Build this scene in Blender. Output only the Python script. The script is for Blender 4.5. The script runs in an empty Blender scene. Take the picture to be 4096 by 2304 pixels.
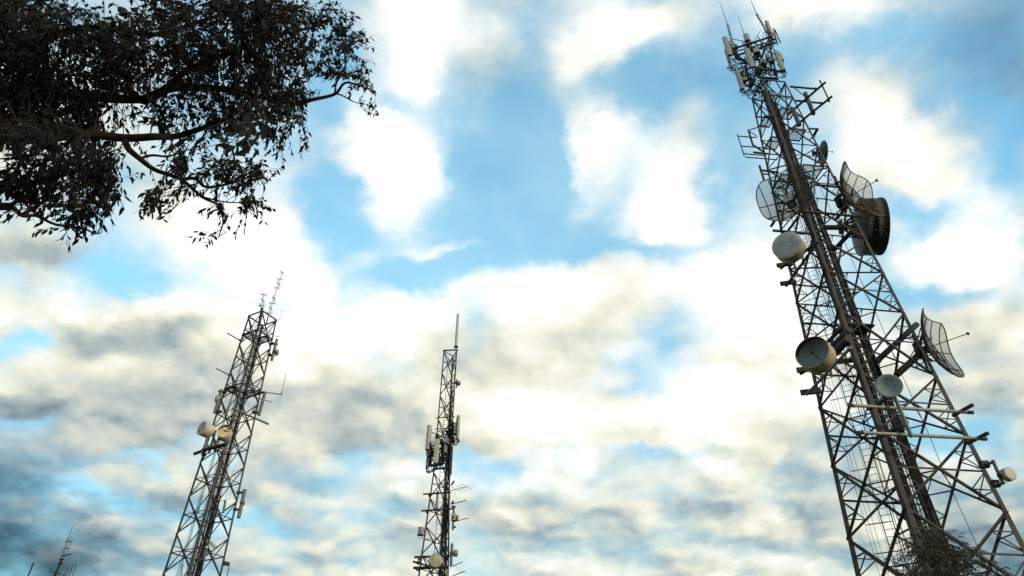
import bpy, math, random
from math import sin, cos, pi, radians as rad, sqrt, atan2
from mathutils import Vector as V, Matrix, noise
random.seed(7)
sc = bpy.context.scene
C = sc.collection
# ------------------------------------------------------------------ camera
FPX, ELEV, ROLL = 2698.58, rad(36.8485), rad(0.378)      # focal length in pixels of a 4096 px wide frame
EYE = V((0, 0, 1.6))
_fw = V((0, cos(ELEV), sin(ELEV))); _up = V((0, -sin(ELEV), cos(ELEV))); _rt = V((1, 0, 0))
CR = cos(ROLL) * _rt + sin(ROLL) * _up
CU = -sin(ROLL) * _rt + cos(ROLL) * _up
CF = _fw
cam = bpy.data.objects.new('camera', bpy.data.cameras.new('camera')); C.objects.link(cam)
cam.data.sensor_width = 36; cam.data.lens = FPX / 4096 * 36
cam.data.clip_end = 6000; cam.data.clip_start = 0.05
m = Matrix((CR, CU, -CF)).transposed().to_4x4(); m.translation = EYE
cam.matrix_world = m
sc.camera = cam
# ------------------------------------------------------------------ view transform
sc.view_settings.view_transform = 'Standard'; sc.view_settings.look = 'None'
sc.view_settings.exposure = 1.0; sc.view_settings.gamma = 1
sc.cycles.use_denoising = False; sc.cycles.max_bounces = 4; sc.cycles.diffuse_bounces = 2

def ray(px, py):
    """direction of the sight line through a point of the photograph (4096 x 2304)"""
    return CR * ((px - 2048) / FPX) - CU * ((py - 1152) / FPX) + CF
def at(p, Y):                       # the point at depth Y
    d = ray(*p); return EYE + d * (Y / d.y)
def atz(p, z):                      # the point at height z
    d = ray(*p); return EYE + d * ((z - EYE.z) / d.z)
def far(p, dist):                   # the point at a distance
    return EYE + ray(*p).normalized() * dist
def crop(ox, oy, s):
    return lambda x, y: (ox + x * s, oy + y * s)

# ------------------------------------------------------------------ sun and sky
SUN_EL, SUN_AZ = rad(17), atan2(0.75, -0.66)            # azimuth clockwise from +Y
sun_dir = V((sin(SUN_AZ) * cos(SUN_EL), cos(SUN_AZ) * cos(SUN_EL), sin(SUN_EL)))
sl = bpy.data.lights.new('sun', 'SUN'); sl.energy = 1.5; sl.angle = rad(6); sl.color = (1.0, 0.83, 0.6)
so = bpy.data.objects.new('sun', sl); C.objects.link(so)
so.rotation_euler = sun_dir.to_track_quat('Z', 'Y').to_euler(); so.location = (40, -40, 60)

w = bpy.data.worlds.new('World'); sc.world = w; w.use_nodes = True
nt = w.node_tree; nt.nodes.clear()
def N(t, **k):
    n = nt.nodes.new(t)
    for a, b in k.items(): setattr(n, a, b)
    return n
def L(a, b): nt.links.new(a, b)
out = N('ShaderNodeOutputWorld'); bg = N('ShaderNodeBackground'); bg.inputs['Strength'].default_value = 0.15
L(bg.outputs[0], out.inputs[0])
sky = N('ShaderNodeTexSky', sky_type='NISHITA'); sky.sun_disc = False
sky.sun_elevation = SUN_EL; sky.sun_rotation = SUN_AZ; sky.air_density = 1.0; sky.dust_density = 0.6; sky.ozone_density = 2.0
tc = N('ShaderNodeTexCoord')
def M(op, a, b=None, c=None, clamp=False):
    n = N('ShaderNodeMath', operation=op); n.use_clamp = clamp
    for i, x in enumerate((a, b, c)):
        if x is None: continue
        if hasattr(x, 'links'): L(x, n.inputs[i])
        else: n.inputs[i].default_value = x
    return n.outputs[0]
def VM(op, a, b=None):
    n = N('ShaderNodeVectorMath', operation=op)
    for i, x in enumerate((a, b)):
        if x is None: continue
        if hasattr(x, 'links'): L(x, n.inputs[i])
        else: n.inputs[i].default_value = x
    return n.outputs[0] if op != 'LENGTH' else n.outputs['Value']
def noise_tex(vec, scale, detail=6, rough=0.55, dim='3D', col=False):
    n = N('ShaderNodeTexNoise', noise_dimensions=dim); L(vec, n.inputs['Vector'])
    n.inputs['Scale'].default_value = scale; n.inputs['Detail'].default_value = detail; n.inputs['Roughness'].default_value = rough
    return n.outputs['Color'] if col else n.outputs['Fac']
D = tc.outputs['Generated']
# cloud layer coordinates: direction squeezed towards the horizon like a flat layer seen from below
sep = N('ShaderNodeSeparateXYZ'); L(D, sep.inputs[0])
zz = M('ADD', M('MAXIMUM', sep.outputs[2], 0.0), 0.34)
lay = N('ShaderNodeCombineXYZ'); L(M('DIVIDE', sep.outputs[0], zz), lay.inputs[0]); L(M('DIVIDE', sep.outputs[1], zz), lay.inputs[1])
LY = lay.outputs[0]
wn = noise_tex(LY, 3.5, 3, 0.5, col=True)
warp = VM('MULTIPLY', VM('SUBTRACT', wn, (0.5, 0.5, 0.5)), (0.12, 0.12, 0.10))
wn2 = noise_tex(LY, 11.0, 5, 0.6, col=True)
warp2 = VM('MULTIPLY', VM('SUBTRACT', wn2, (0.5, 0.5, 0.5)), (0.10, 0.10, 0.08))
DW = VM('ADD', VM('ADD', D, warp), warp2)
def cloud_field(blobs, base):
    """sum of soft ellipsoids of cloud set in the sky; x y rx ry turn strength, positions on the 2576 px wide photograph"""
    acc = base
    for (x, y, rx, ry, a, s) in blobs:
        k = 4096 / 2576
        c = ray(x * k, y * k).normalized()
        ex = (ray((x + 10 * cos(rad(a))) * k, (y - 10 * sin(rad(a))) * k).normalized() - c)
        ey = (ray((x - 10 * sin(rad(a))) * k, (y - 10 * cos(rad(a))) * k).normalized() - c)
        r1, r2 = ex.length / 10 * rx, ey.length / 10 * ry
        u = ex.normalized(); wv = c.copy(); u = (u - wv * u.dot(wv)).normalized(); vv = wv.cross(u)
        R = Matrix((u, vv, wv)).transposed()
        mp = N('ShaderNodeMapping', vector_type='TEXTURE')
        L(VM('ADD', DW, M('MULTIPLY', acc, 1e-7)) if hasattr(acc, 'links') else DW, mp.inputs[0])   # keeps the sum evaluated one ellipsoid at a time
        mp.inputs['Location'].default_value = c; mp.inputs['Rotation'].default_value = R.to_euler('XYZ')
        mp.inputs['Scale'].default_value = (r1 * 1.95, r2 * 1.95, max(r1, r2) * 2.2)
        ln = VM('LENGTH', mp.outputs[0])
        mr = N('ShaderNodeMapRange', interpolation_type='SMOOTHSTEP'); L(ln, mr.inputs[0])
        mr.inputs[1].default_value = 0; mr.inputs[2].default_value = 1; mr.inputs[3].default_value = s; mr.inputs[4].default_value = 0
        acc = M('ADD', acc, mr.outputs[0])
    return acc
#SKYBLOBS
COVER = [
 (1020, 60, 95, 130, 0, .8), (1040, 200, 60, 60, 0, .35), (960, 350, 90, 70, 0, .5), (1010, 460, 80, 90, 15, .8), (900, 300, 60, 120, 0, .35),
 (1500, 110, 90, 55, 20, .6), (1620, 70, 110, 50, 0, .6), (1490, 370, 85, 85, 0, .75), (1690, 470, 90, 110, -10, .7), (1620, 560, 80, 60, 0, .5), (1720, 600, 70, 40, 0, .35),
 (2060, 20, 190, 45, 0, .65), (2110, 240, 110, 90, 0, .5), (2230, 350, 120, 100, 0, .6), (2300, 430, 60, 50, 0, .4), (2410, 610, 125, 90, 10, 1.0), (2150, 480, 60, 60, 0, .3),
 (1250, 730, 130, 60, 5, .6), (1480, 740, 150, 60, 0, .6), (1390, 850, 180, 70, 0, .45), (1780, 720, 160, 70, 0, .6), (1920, 860, 130, 100, 0, .6), 
 (1430, 1060, 170, 90, 0, .6), (1330, 960, 120, 70, 0, .5), (1840, 1040, 150, 90, 0, .65), (1560, 1080, 90, 50, 0, .4),
 (680, 640, 100, 90, -30, .75), (780, 720, 50, 60, 0, .5), (560, 570, 140, 60, -10, .6), (430, 540, 110, 80, -20, .45), (980, 800, 85, 60, 0, .7), (1050, 880, 90, 60, 0, .5), (1100, 625, 60, 18, 10, .4), (1210, 600, 60, 16, 15, .3), (780, 890, 130, 70, 0, .6),
 (420, 850, 170, 60, 0, .75), (540, 940, 130, 80, 0, .5), (250, 900, 120, 80, 0, .5), (110, 790, 90, 60, -20, .6), (90, 630, 130, 55, -10, .55), (180, 700, 60, 20, 0, .2),
 (800, 1030, 160, 80, 0, .6), (1080, 1060, 140, 80, 0, .6), (60, 1000, 100, 40, 0, .4), (350, 1050, 200, 60, 0, .5), (1180, 950, 90, 60, 0, .4),
 (2480, 830, 110, 80, 0, .5), (2430, 1010, 160, 60, 0, .5), (2520, 700, 60, 40, 0, .3), (2200, 950, 100, 80, 0, .3), (100, 300, 260, 260, 0, .3),
 (1640, 635, 130, 18, 0, -.35), (1400, 640, 90, 30, 0, -.25), (960, 270, 60, 22, 10, -.3), (1250, 470, 120, 200, 5, -.6), (1040, 710, 130, 40, 12, -.6), (1330, 280, 70, 150, 8, -.45), (1370, 60, 60, 80, 0, -.25), (270, 700, 130, 40, -15, -.6), (860, 480, 60, 60, 0, -.45), (870, 600, 60, 60, 0, -.5),
 (1830, 190, 120, 80, 0, -.35), (2330, 520, 170, 35, -10, -.45), (2330, 740, 140, 30, 0, -.5), (2420, 270, 120, 70, 0, -.3), (830, 240, 40, 160, 0, -.35), (1160, 330, 50, 120, 0, -.2), (1230, 130, 90, 120, 0, .2), (1640, 250, 70, 70, 0, -.25),
 (1560, 230, 90, 60, 0, -.3), (1370, 480, 50, 110, 0, -.5), (1830, 400, 60, 160, 0, -.3), (1500, 600, 70, 50, 0, -.35), (2250, 130, 180, 60, 0, -.2), (2520, 420, 90, 100, 0, -.3),
 (380, 1165, 60, 18, -15, -.4), (240, 1235, 80, 18, -15, -.35), (50, 880, 70, 26, 0, -.4), (60, 1060, 90, 25, 0, -.3), (600, 1120, 80, 20, 0, -.2),
 (1560, 980, 130, 35, 0, -.3), (1640, 900, 60, 50, 0, -.2), (1640, 1130, 120, 20, 0, -.45), (1250, 1140, 160, 25, 0, -.3), (1090, 1150, 160, 20, 0, -.2), (560, 1300, 160, 20, 0, -.25), (2380, 1130, 120, 40, 0, -.4), (1700, 1250, 200, 18, 0, -.25), (2200, 1080, 60, 60, 0, -.3),
]
SHADE = [   # brightness of the cloud, light and dark masses, plus lens vignetting painted into corners
 (1015, 130, 120, 240, 0, .35), (1010, 440, 110, 150, 0, .35), (1560, 90, 170, 90, 0, .22), (1500, 370, 130, 100, 0, .3),
 (1700, 500, 150, 140, 0, .35), (2130, 30, 260, 80, 0, .15), (2180, 300, 220, 140, 0, .2), (2400, 600, 170, 120, 0, .5),
 (700, 690, 180, 160, 0, .4), (830, 850, 150, 90, 0, .3), (1300, 720, 230, 80, 0, .3), (1880, 780, 240, 150, 0, .3),
 (1450, 1050, 250, 110, 0, .28), (1850, 1050, 170, 100, 0, .3), (980, 800, 120, 70, 0, .3), (480, 570, 200, 90, 0, .2),
 (1300, 1190, 350, 40, 0, .12), (2480, 900, 120, 150, 0, .1), (1250, 560, 200, 160, 0, .2), (320, 810, 230, 30, 0, .15), (120, 760, 80, 40, 0, .2),
 (1480, 810, 150, 40, -6, -.10), (420, 910, 230, 60, 0, -.08), (90, 640, 160, 50, 0, -.2), (900, 1010, 200, 40, 0, -.12), (2330, 770, 200, 60, 0, -.05),
 (330, 1100, 260, 80, 0, -.10), (0, 1430, 260, 190, 0, -.5), (450, 1330, 380, 110, 0, -.16), (700, 1200, 250, 60, 0, -.08),  # the strongest one darkens the lower-left corner like lens falloff
 (1700, 1290, 500, 60, 0, -.08), (2000, 1180, 300, 60, 0, -.1), (2540, 100, 200, 260, 0, -.5), (2560, 1440, 180, 200, 0, -.3), (2330, 150, 160, 90, 0, -.15),  # upper-right and lower-right corners darkened like lens falloff
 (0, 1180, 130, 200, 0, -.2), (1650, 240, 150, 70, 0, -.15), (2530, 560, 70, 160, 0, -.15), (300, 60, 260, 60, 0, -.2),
]
#ENDSKYBLOBS
det = noise_tex(LY, 3.2, 9, 0.6)
det2 = noise_tex(VM('ADD', LY, (7.3, 2.1, 0)), 7.5, 9, 0.62)
def puffs(vec, scale):      # rounded cumulus heads
    n = N('ShaderNodeTexVoronoi', feature='SMOOTH_F1', voronoi_dimensions='2D'); L(vec, n.inputs['Vector'])
    n.inputs['Scale'].default_value = scale; n.inputs['Detail'].default_value = 2.0; n.inputs['Roughness'].default_value = 0.45; n.inputs['Smoothness'].default_value = 0.35; n.inputs['Randomness'].default_value = 1
    n.normalize = True
    return M('SUBTRACT', 1.0, n.outputs['Distance'])
LW = VM('ADD', LY, VM('MULTIPLY', VM('SUBTRACT', wn2, (0.5, 0.5, 0.5)), (0.10, 0.10, 0)))
PS = 5.6
pf = puffs(LW, PS)
pf_s = puffs(VM('ADD', LW, (0.014, -0.038, 0)), PS)          # the same heads a step towards the light
low = N('ShaderNodeMapRange', interpolation_type='SMOOTHSTEP'); L(sep.outputs[2], low.inputs[0]); low.inputs[1].default_value = .62; low.inputs[2].default_value = .30; low.inputs[3].default_value = 0; low.inputs[4].default_value = 1
lowf = low.outputs[0]
cov = cloud_field(COVER, M('ADD', M('MULTIPLY', M('SUBTRACT', det, 0.5), 1.25), M('ADD', 0.30, M('MULTIPLY', lowf, 0.30))))
cov = M('ADD', cov, M('MULTIPLY', M('SUBTRACT', det2, 0.5), 0.5))
cov = M('ADD', cov, M('MULTIPLY', M('SUBTRACT', pf, 0.62), M('ADD', 0.6, M('MULTIPLY', lowf, 0.45))))
mr = N('ShaderNodeMapRange', interpolation_type='SMOOTHSTEP'); L(cov, mr.inputs[0]); mr.inputs[1].default_value = -0.02; mr.inputs[2].default_value = 0.92
cfac = mr.outputs[0]
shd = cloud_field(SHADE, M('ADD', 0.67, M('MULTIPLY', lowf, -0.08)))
shd = M('ADD', shd, M('MULTIPLY', M('SUBTRACT', det2, 0.5), 0.6))
shd = M('ADD', shd, M('MULTIPLY', M('SUBTRACT', pf, pf_s), M('ADD', 0.6, M('MULTIPLY', lowf, 0.6))))
shd = M('ADD', shd, M('MULTIPLY', M('SUBTRACT', M('MINIMUM', cov, 1.3), 0.7), M('MULTIPLY', lowf, -0.17)))
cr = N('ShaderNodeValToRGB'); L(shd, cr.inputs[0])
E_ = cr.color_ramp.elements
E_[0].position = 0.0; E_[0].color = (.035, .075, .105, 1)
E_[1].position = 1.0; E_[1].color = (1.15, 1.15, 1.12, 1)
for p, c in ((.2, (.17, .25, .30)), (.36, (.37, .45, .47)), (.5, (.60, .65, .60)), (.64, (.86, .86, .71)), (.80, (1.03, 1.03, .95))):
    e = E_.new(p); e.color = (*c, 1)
up = N('ShaderNodeMix', data_type='RGBA', blend_type='MULTIPLY'); up.inputs[0].default_value = 1
L(sky.outputs[0], up.inputs[6]); up.inputs[7].default_value = (1.0, 1.47, 1.28, 1)
# the clouds are given in picture radiance: 1 / (strength x 2 ** exposure)
k10 = N('ShaderNodeMix', data_type='RGBA', blend_type='MULTIPLY'); k10.inputs[0].default_value = 1
L(cr.outputs[0], k10.inputs[6]); k10.inputs[7].default_value = (3.333, 3.333, 3.333, 1)
# thin bright veil in the blue around the clouds
vl = N('ShaderNodeMix', data_type='RGBA'); L(M('MULTIPLY', M('SUBTRACT', shd, 0.30, clamp=True), 0.66), vl.inputs[0])
lowd = N('ShaderNodeMapRange'); L(sep.outputs[2], lowd.inputs[0]); lowd.inputs[1].default_value = .22; lowd.inputs[2].default_value = .62; lowd.inputs[3].default_value = .48; lowd.inputs[4].default_value = 1
up2 = VM('SCALE', up.outputs[2]); L(lowd.outputs[0], up2.node.inputs[3])
L(up2, vl.inputs[6]); vl.inputs[7].default_value = (1.9, 3.1, 3.5, 1)
SKYCOL = vl.outputs[2]
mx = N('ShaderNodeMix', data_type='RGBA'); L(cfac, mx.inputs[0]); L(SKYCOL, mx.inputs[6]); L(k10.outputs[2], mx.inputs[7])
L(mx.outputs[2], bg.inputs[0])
w.cycles.sampling_method = 'MANUAL'; w.cycles.sample_map_resolution = 256
#STRUCTURE

# ------------------------------------------------------------------ materials
MATS = {}
def mat(name, col, rough=0.6, metal=0.0, var=0.0, scale=3.0, bump=0.0, col2=None, spec=0.5, lo=0.4, hi=0.6):
    if name in MATS: return MATS[name]
    m = bpy.data.materials.new(name); m.use_nodes = True; t = m.node_tree
    b = t.nodes['Principled BSDF']
    b.inputs['Base Color'].default_value = (*col, 1); b.inputs['Roughness'].default_value = rough; b.inputs['Metallic'].default_value = metal
    b.inputs['Specular IOR Level'].default_value = spec
    if var or col2:
        tx = t.nodes.new('ShaderNodeTexCoord'); n = t.nodes.new('ShaderNodeTexNoise'); n.inputs['Scale'].default_value = scale; n.inputs['Detail'].default_value = 6
        t.links.new(tx.outputs['Object'], n.inputs['Vector'])
        r = t.nodes.new('ShaderNodeValToRGB'); t.links.new(n.outputs['Fac'], r.inputs[0])
        r.color_ramp.elements[0].position = lo; r.color_ramp.elements[1].position = hi
        c2 = col2 or tuple(c * (1 + var) for c in col); c1 = col if col2 else tuple(c * (1 - var) for c in col)
        r.color_ramp.elements[0].color = (*c1, 1); r.color_ramp.elements[1].color = (*c2, 1)
        t.links.new(r.outputs[0], b.inputs['Base Color'])
    if bump:
        tx = t.nodes.new('ShaderNodeTexCoord'); n2 = t.nodes.new('ShaderNodeTexNoise'); n2.inputs['Scale'].default_value = scale * 6
        t.links.new(tx.outputs['Object'], n2.inputs['Vector'])
        bp = t.nodes.new('ShaderNodeBump'); bp.inputs['Strength'].default_value = bump; bp.inputs['Distance'].default_value = 0.02
        t.links.new(n2.outputs['Fac'], bp.inputs['Height']); t.links.new(bp.outputs[0], b.inputs['Normal'])
    MATS[name] = m
    return m
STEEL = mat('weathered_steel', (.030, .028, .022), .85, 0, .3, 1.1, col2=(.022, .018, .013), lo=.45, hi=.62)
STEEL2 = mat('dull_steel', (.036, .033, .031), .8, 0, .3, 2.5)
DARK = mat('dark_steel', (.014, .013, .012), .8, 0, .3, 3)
GALV = mat('galvanised_pipe', (.08, .078, .07), .55, .0, .2, 4)
CABLE = mat('black_cable', (.009, .009, .009), .75, spec=.25)
WHITEP = mat('white_painted_pipe', (.21, .195, .165), .6, 0, .12, 2)
CREAM = mat('cream_fibreglass', (.36, .325, .25), .55, 0, .06, 1.5)
GREYP = mat('grey_fibreglass', (.20, .20, .18), .55, 0, .06, 1.5)
RADOME = mat('grey_radome', (.29, .285, .275), .6, 0, .12, 2.2)
SHROUD = mat('tan_shroud', (.24, .20, .135), .6, 0, .22, 3)
PALE = mat('pale_radome', (.30, .29, .25), .6, 0, .08, 2)
BLUED = mat('blue_grey_dish', (.15, .17, .175), .5, 0, .08, 3)
DARKD = mat('dark_dish_back', (.045, .055, .06), .65, 0, .25, 2)
DARKF = mat('dark_radome_fabric', (.010, .010, .009), .8, 0, .2, 2)
TORN = mat('torn_cream_fabric', (.50, .40, .21), .8, 0, .1, 3)
FOAM = mat('dark_foam', (.015, .014, .013), .9)
RUST = mat('rusty_grid_steel', (.075, .055, .038), .8, 0, .3, 3)
OLIVE = mat('olive_box', (.20, .18, .10), .7, 0, .1, 3)
WHITE = mat('white_box', (.4, .4, .37), .6, 0, .06, 3)
GRASS = mat('grass', (.045, .06, .022), .95, 0, .35, .6, .4)
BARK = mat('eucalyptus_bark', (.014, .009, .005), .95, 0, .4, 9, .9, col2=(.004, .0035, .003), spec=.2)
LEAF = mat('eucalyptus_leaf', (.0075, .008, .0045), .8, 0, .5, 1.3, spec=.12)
TWIG = mat('twig', (.02, .014, .012), .8)
FERN = mat('feathery_leaf', (.014, .019, .003), .8, 0, .3, 2)

# ------------------------------------------------------------------ mesh helpers
class MB:
    """collects shapes in world coordinates and links them as ONE mesh object"""
    def __init__(s): s.v = []; s.f = []; s.sm = []; s.starts = []; s.fstarts = []
    def add(s, vs, fs, smooth=False):
        o = len(s.v); s.starts.append(o); s.fstarts.append(len(s.f)); s.v += [tuple(p) for p in vs]; s.f += [tuple(i + o for i in f) for f in fs]; s.sm += [smooth] * len(fs); return s
    def frame(s, p, q, hint=None):
        a = (q - p).normalized(); h = hint or (V((0, 0, 1)) if abs(a.z) < .9 else V((1, 0, 0)))
        u = a.cross(h)
        if u.length < 1e-4: u = a.cross(V((0, 1, 0)))
        u.normalize(); return a, u, a.cross(u).normalized() * -1
    def bar(s, p, q, w, t, hint=None):              # rectangular bar: w along hint, t across
        p, q = V(p), V(q); a, u, v = s.frame(p, q, hint)
        c = [(-u * t - v * w) / 2, (u * t - v * w) / 2, (u * t + v * w) / 2, (-u * t + v * w) / 2]
        return s.add([p + x for x in c] + [q + x for x in c], [(0, 3, 2, 1), (4, 5, 6, 7), (0, 1, 5, 4), (1, 2, 6, 5), (2, 3, 7, 6), (3, 0, 4, 7)])
    def angle(s, p, q, w, t, d1, d2):               # L section: corner line p-q, flanges along d1 and d2
        p, q = V(p), V(q); d1 = d1.normalized(); d2 = d2.normalized()
        sec = [V((0, 0, 0)), d1 * w, d1 * w + d2 * t, (d1 + d2) * t, d1 * t + d2 * w, d2 * w]
        n = 6; vs = [p + x for x in sec] + [q + x for x in sec]
        return s.add(vs, [(i, (i + 1) % n, (i + 1) % n + n, i + n) for i in range(n)] + [(0, 3, 2, 1), (0, 5, 4, 3), (6, 7, 8, 9), (6, 9, 10, 11)])
    def tube(s, p, q, r, r2=None, n=8, cap=True, smooth=True):
        p, q = V(p), V(q); r2 = r if r2 is None else r2; a, u, v = s.frame(p, q)
        vs = [p + (u * cos(2 * pi * i / n) + v * sin(2 * pi * i / n)) * r for i in range(n)] + [q + (u * cos(2 * pi * i / n) + v * sin(2 * pi * i / n)) * r2 for i in range(n)]
        s.add(vs, [(i, (i + 1) % n, (i + 1) % n + n, i + n) for i in range(n)], smooth)
        if cap: s.add(vs, [tuple(range(n - 1, -1, -1)), tuple(range(n, 2 * n))])
        return s
    def path(s, pts, r, n=6, r2=None, cap=True):    # smooth tube along points, tapering r to r2
        pts = [V(p) for p in pts]; r2 = r if r2 is None else r2; K = len(pts); vs = []
        u = None
        for k, p in enumerate(pts):
            d = (pts[min(k + 1, K - 1)] - pts[max(k - 1, 0)]).normalized()
            if u is None: u = d.cross(V((0, 0, 1)) if abs(d.z) < .9 else V((1, 0, 0))).normalized()
            u = (u - d * u.dot(d)).normalized(); v = d.cross(u); rr = r + (r2 - r) * k / (K - 1)
            vs += [p + (u * cos(2 * pi * i / n) + v * sin(2 * pi * i / n)) * rr for i in range(n)]
        fs = [(k * n + i, k * n + (i + 1) % n, (k + 1) * n + (i + 1) % n, (k + 1) * n + i) for k in range(K - 1) for i in range(n)]
        if cap: fs += [tuple(range(n - 1, -1, -1)), tuple(range((K - 1) * n, K * n))]
        return s.add(vs, fs, True)
    def box(s, c, x, y, z):                         # centre and three half-edge vectors
        vs = [c + x * i + y * j + z * k for k in (-1, 1) for j in (-1, 1) for i in (-1, 1)]
        return s.add(vs, [(0, 2, 3, 1), (4, 5, 7, 6), (0, 1, 5, 4), (2, 6, 7, 3), (0, 4, 6, 2), (1, 3, 7, 5)])
    def lathe(s, c, n, prof, seg=40, smooth=True, cap0=False, cap1=False):   # prof: (along n, radius)
        n = n.normalized(); u = n.cross(V((0, 0, 1))).normalized(); v = n.cross(u)
        K = len(prof); vs = []
        for a, r in prof: vs += [c + n * a + (u * cos(2 * pi * i / seg) + v * sin(2 * pi * i / seg)) * r for i in range(seg)]
        fs = [(k * seg + i, k * seg + (i + 1) % seg, (k + 1) * seg + (i + 1) % seg, (k + 1) * seg + i) for k in range(K - 1) for i in range(seg)]
        s.add(vs, fs, smooth)
        if cap0: s.add(vs, [tuple(range(seg))])
        if cap1: s.add(vs, [tuple(range((K - 1) * seg, K * seg))])
        return s
    def build(s, name, m, parent=None, **props):
        if name in ('clamp', 'leg_clamp', 'flange', 'cover_tie', 'flange_bolt', 'prong') and len(s.starts) > 1:
            st = s.starts + [len(s.v)]; fs = s.fstarts + [len(s.f)]; o = None
            for k in range(len(s.starts)):
                c = MB(); c.v = s.v[st[k]:st[k + 1]]; c.f = [tuple(i - st[k] for i in f) for f in s.f[fs[k]:fs[k + 1]]]; c.sm = s.sm[fs[k]:fs[k + 1]]; c.starts = [0]; o = c.build(name, m, parent, **props)
            return o
        me = bpy.data.meshes.new(name); o = bpy.data.objects.new(name, me)
        org = root_loc(parent) if parent else V((0, 0, 0))
        me.from_pydata([tuple(V(p) - org) for p in s.v], [], s.f); me.materials.append(m)
        me.polygons.foreach_set('use_smooth', s.sm); me.update()
        C.objects.link(o)
        if parent: o.parent = parent
        for k, x in props.items(): o[k] = x
        return o
def root_loc(o):
    l = V((0, 0, 0))
    while o: l += o.location; o = o.parent
    return l
def thing(name, label, cat, loc, group=None):
    o = bpy.data.objects.new(name, None); C.objects.link(o); o.location = loc; o.empty_display_size = .3
    o['label'] = label; o['category'] = cat
    if group: o['group'] = group
    return o

# ------------------------------------------------------------------ ground
g = MB(); n = 48
for i in range(n + 1):
    for j in range(n + 1):
        x, y = (i / n - .5), (j / n - .5); k = 4000
        X, Y_ = x * abs(x) * 4 * k / 2, y * abs(y) * 4 * k / 2
        g.v.append((X, Y_ + 20, 0.0 if abs(X) < 90 and abs(Y_) < 110 else noise.noise(V((X / 120, Y_ / 120, 0))) * 2.5 - 1.5))
for i in range(n):
    for j in range(n): g.f.append((i * (n + 1) + j, (i + 1) * (n + 1) + j, (i + 1) * (n + 1) + j + 1, i * (n + 1) + j + 1)); g.sm.append(True)
go = g.build('ground', GRASS); go['kind'] = 'structure'

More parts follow.
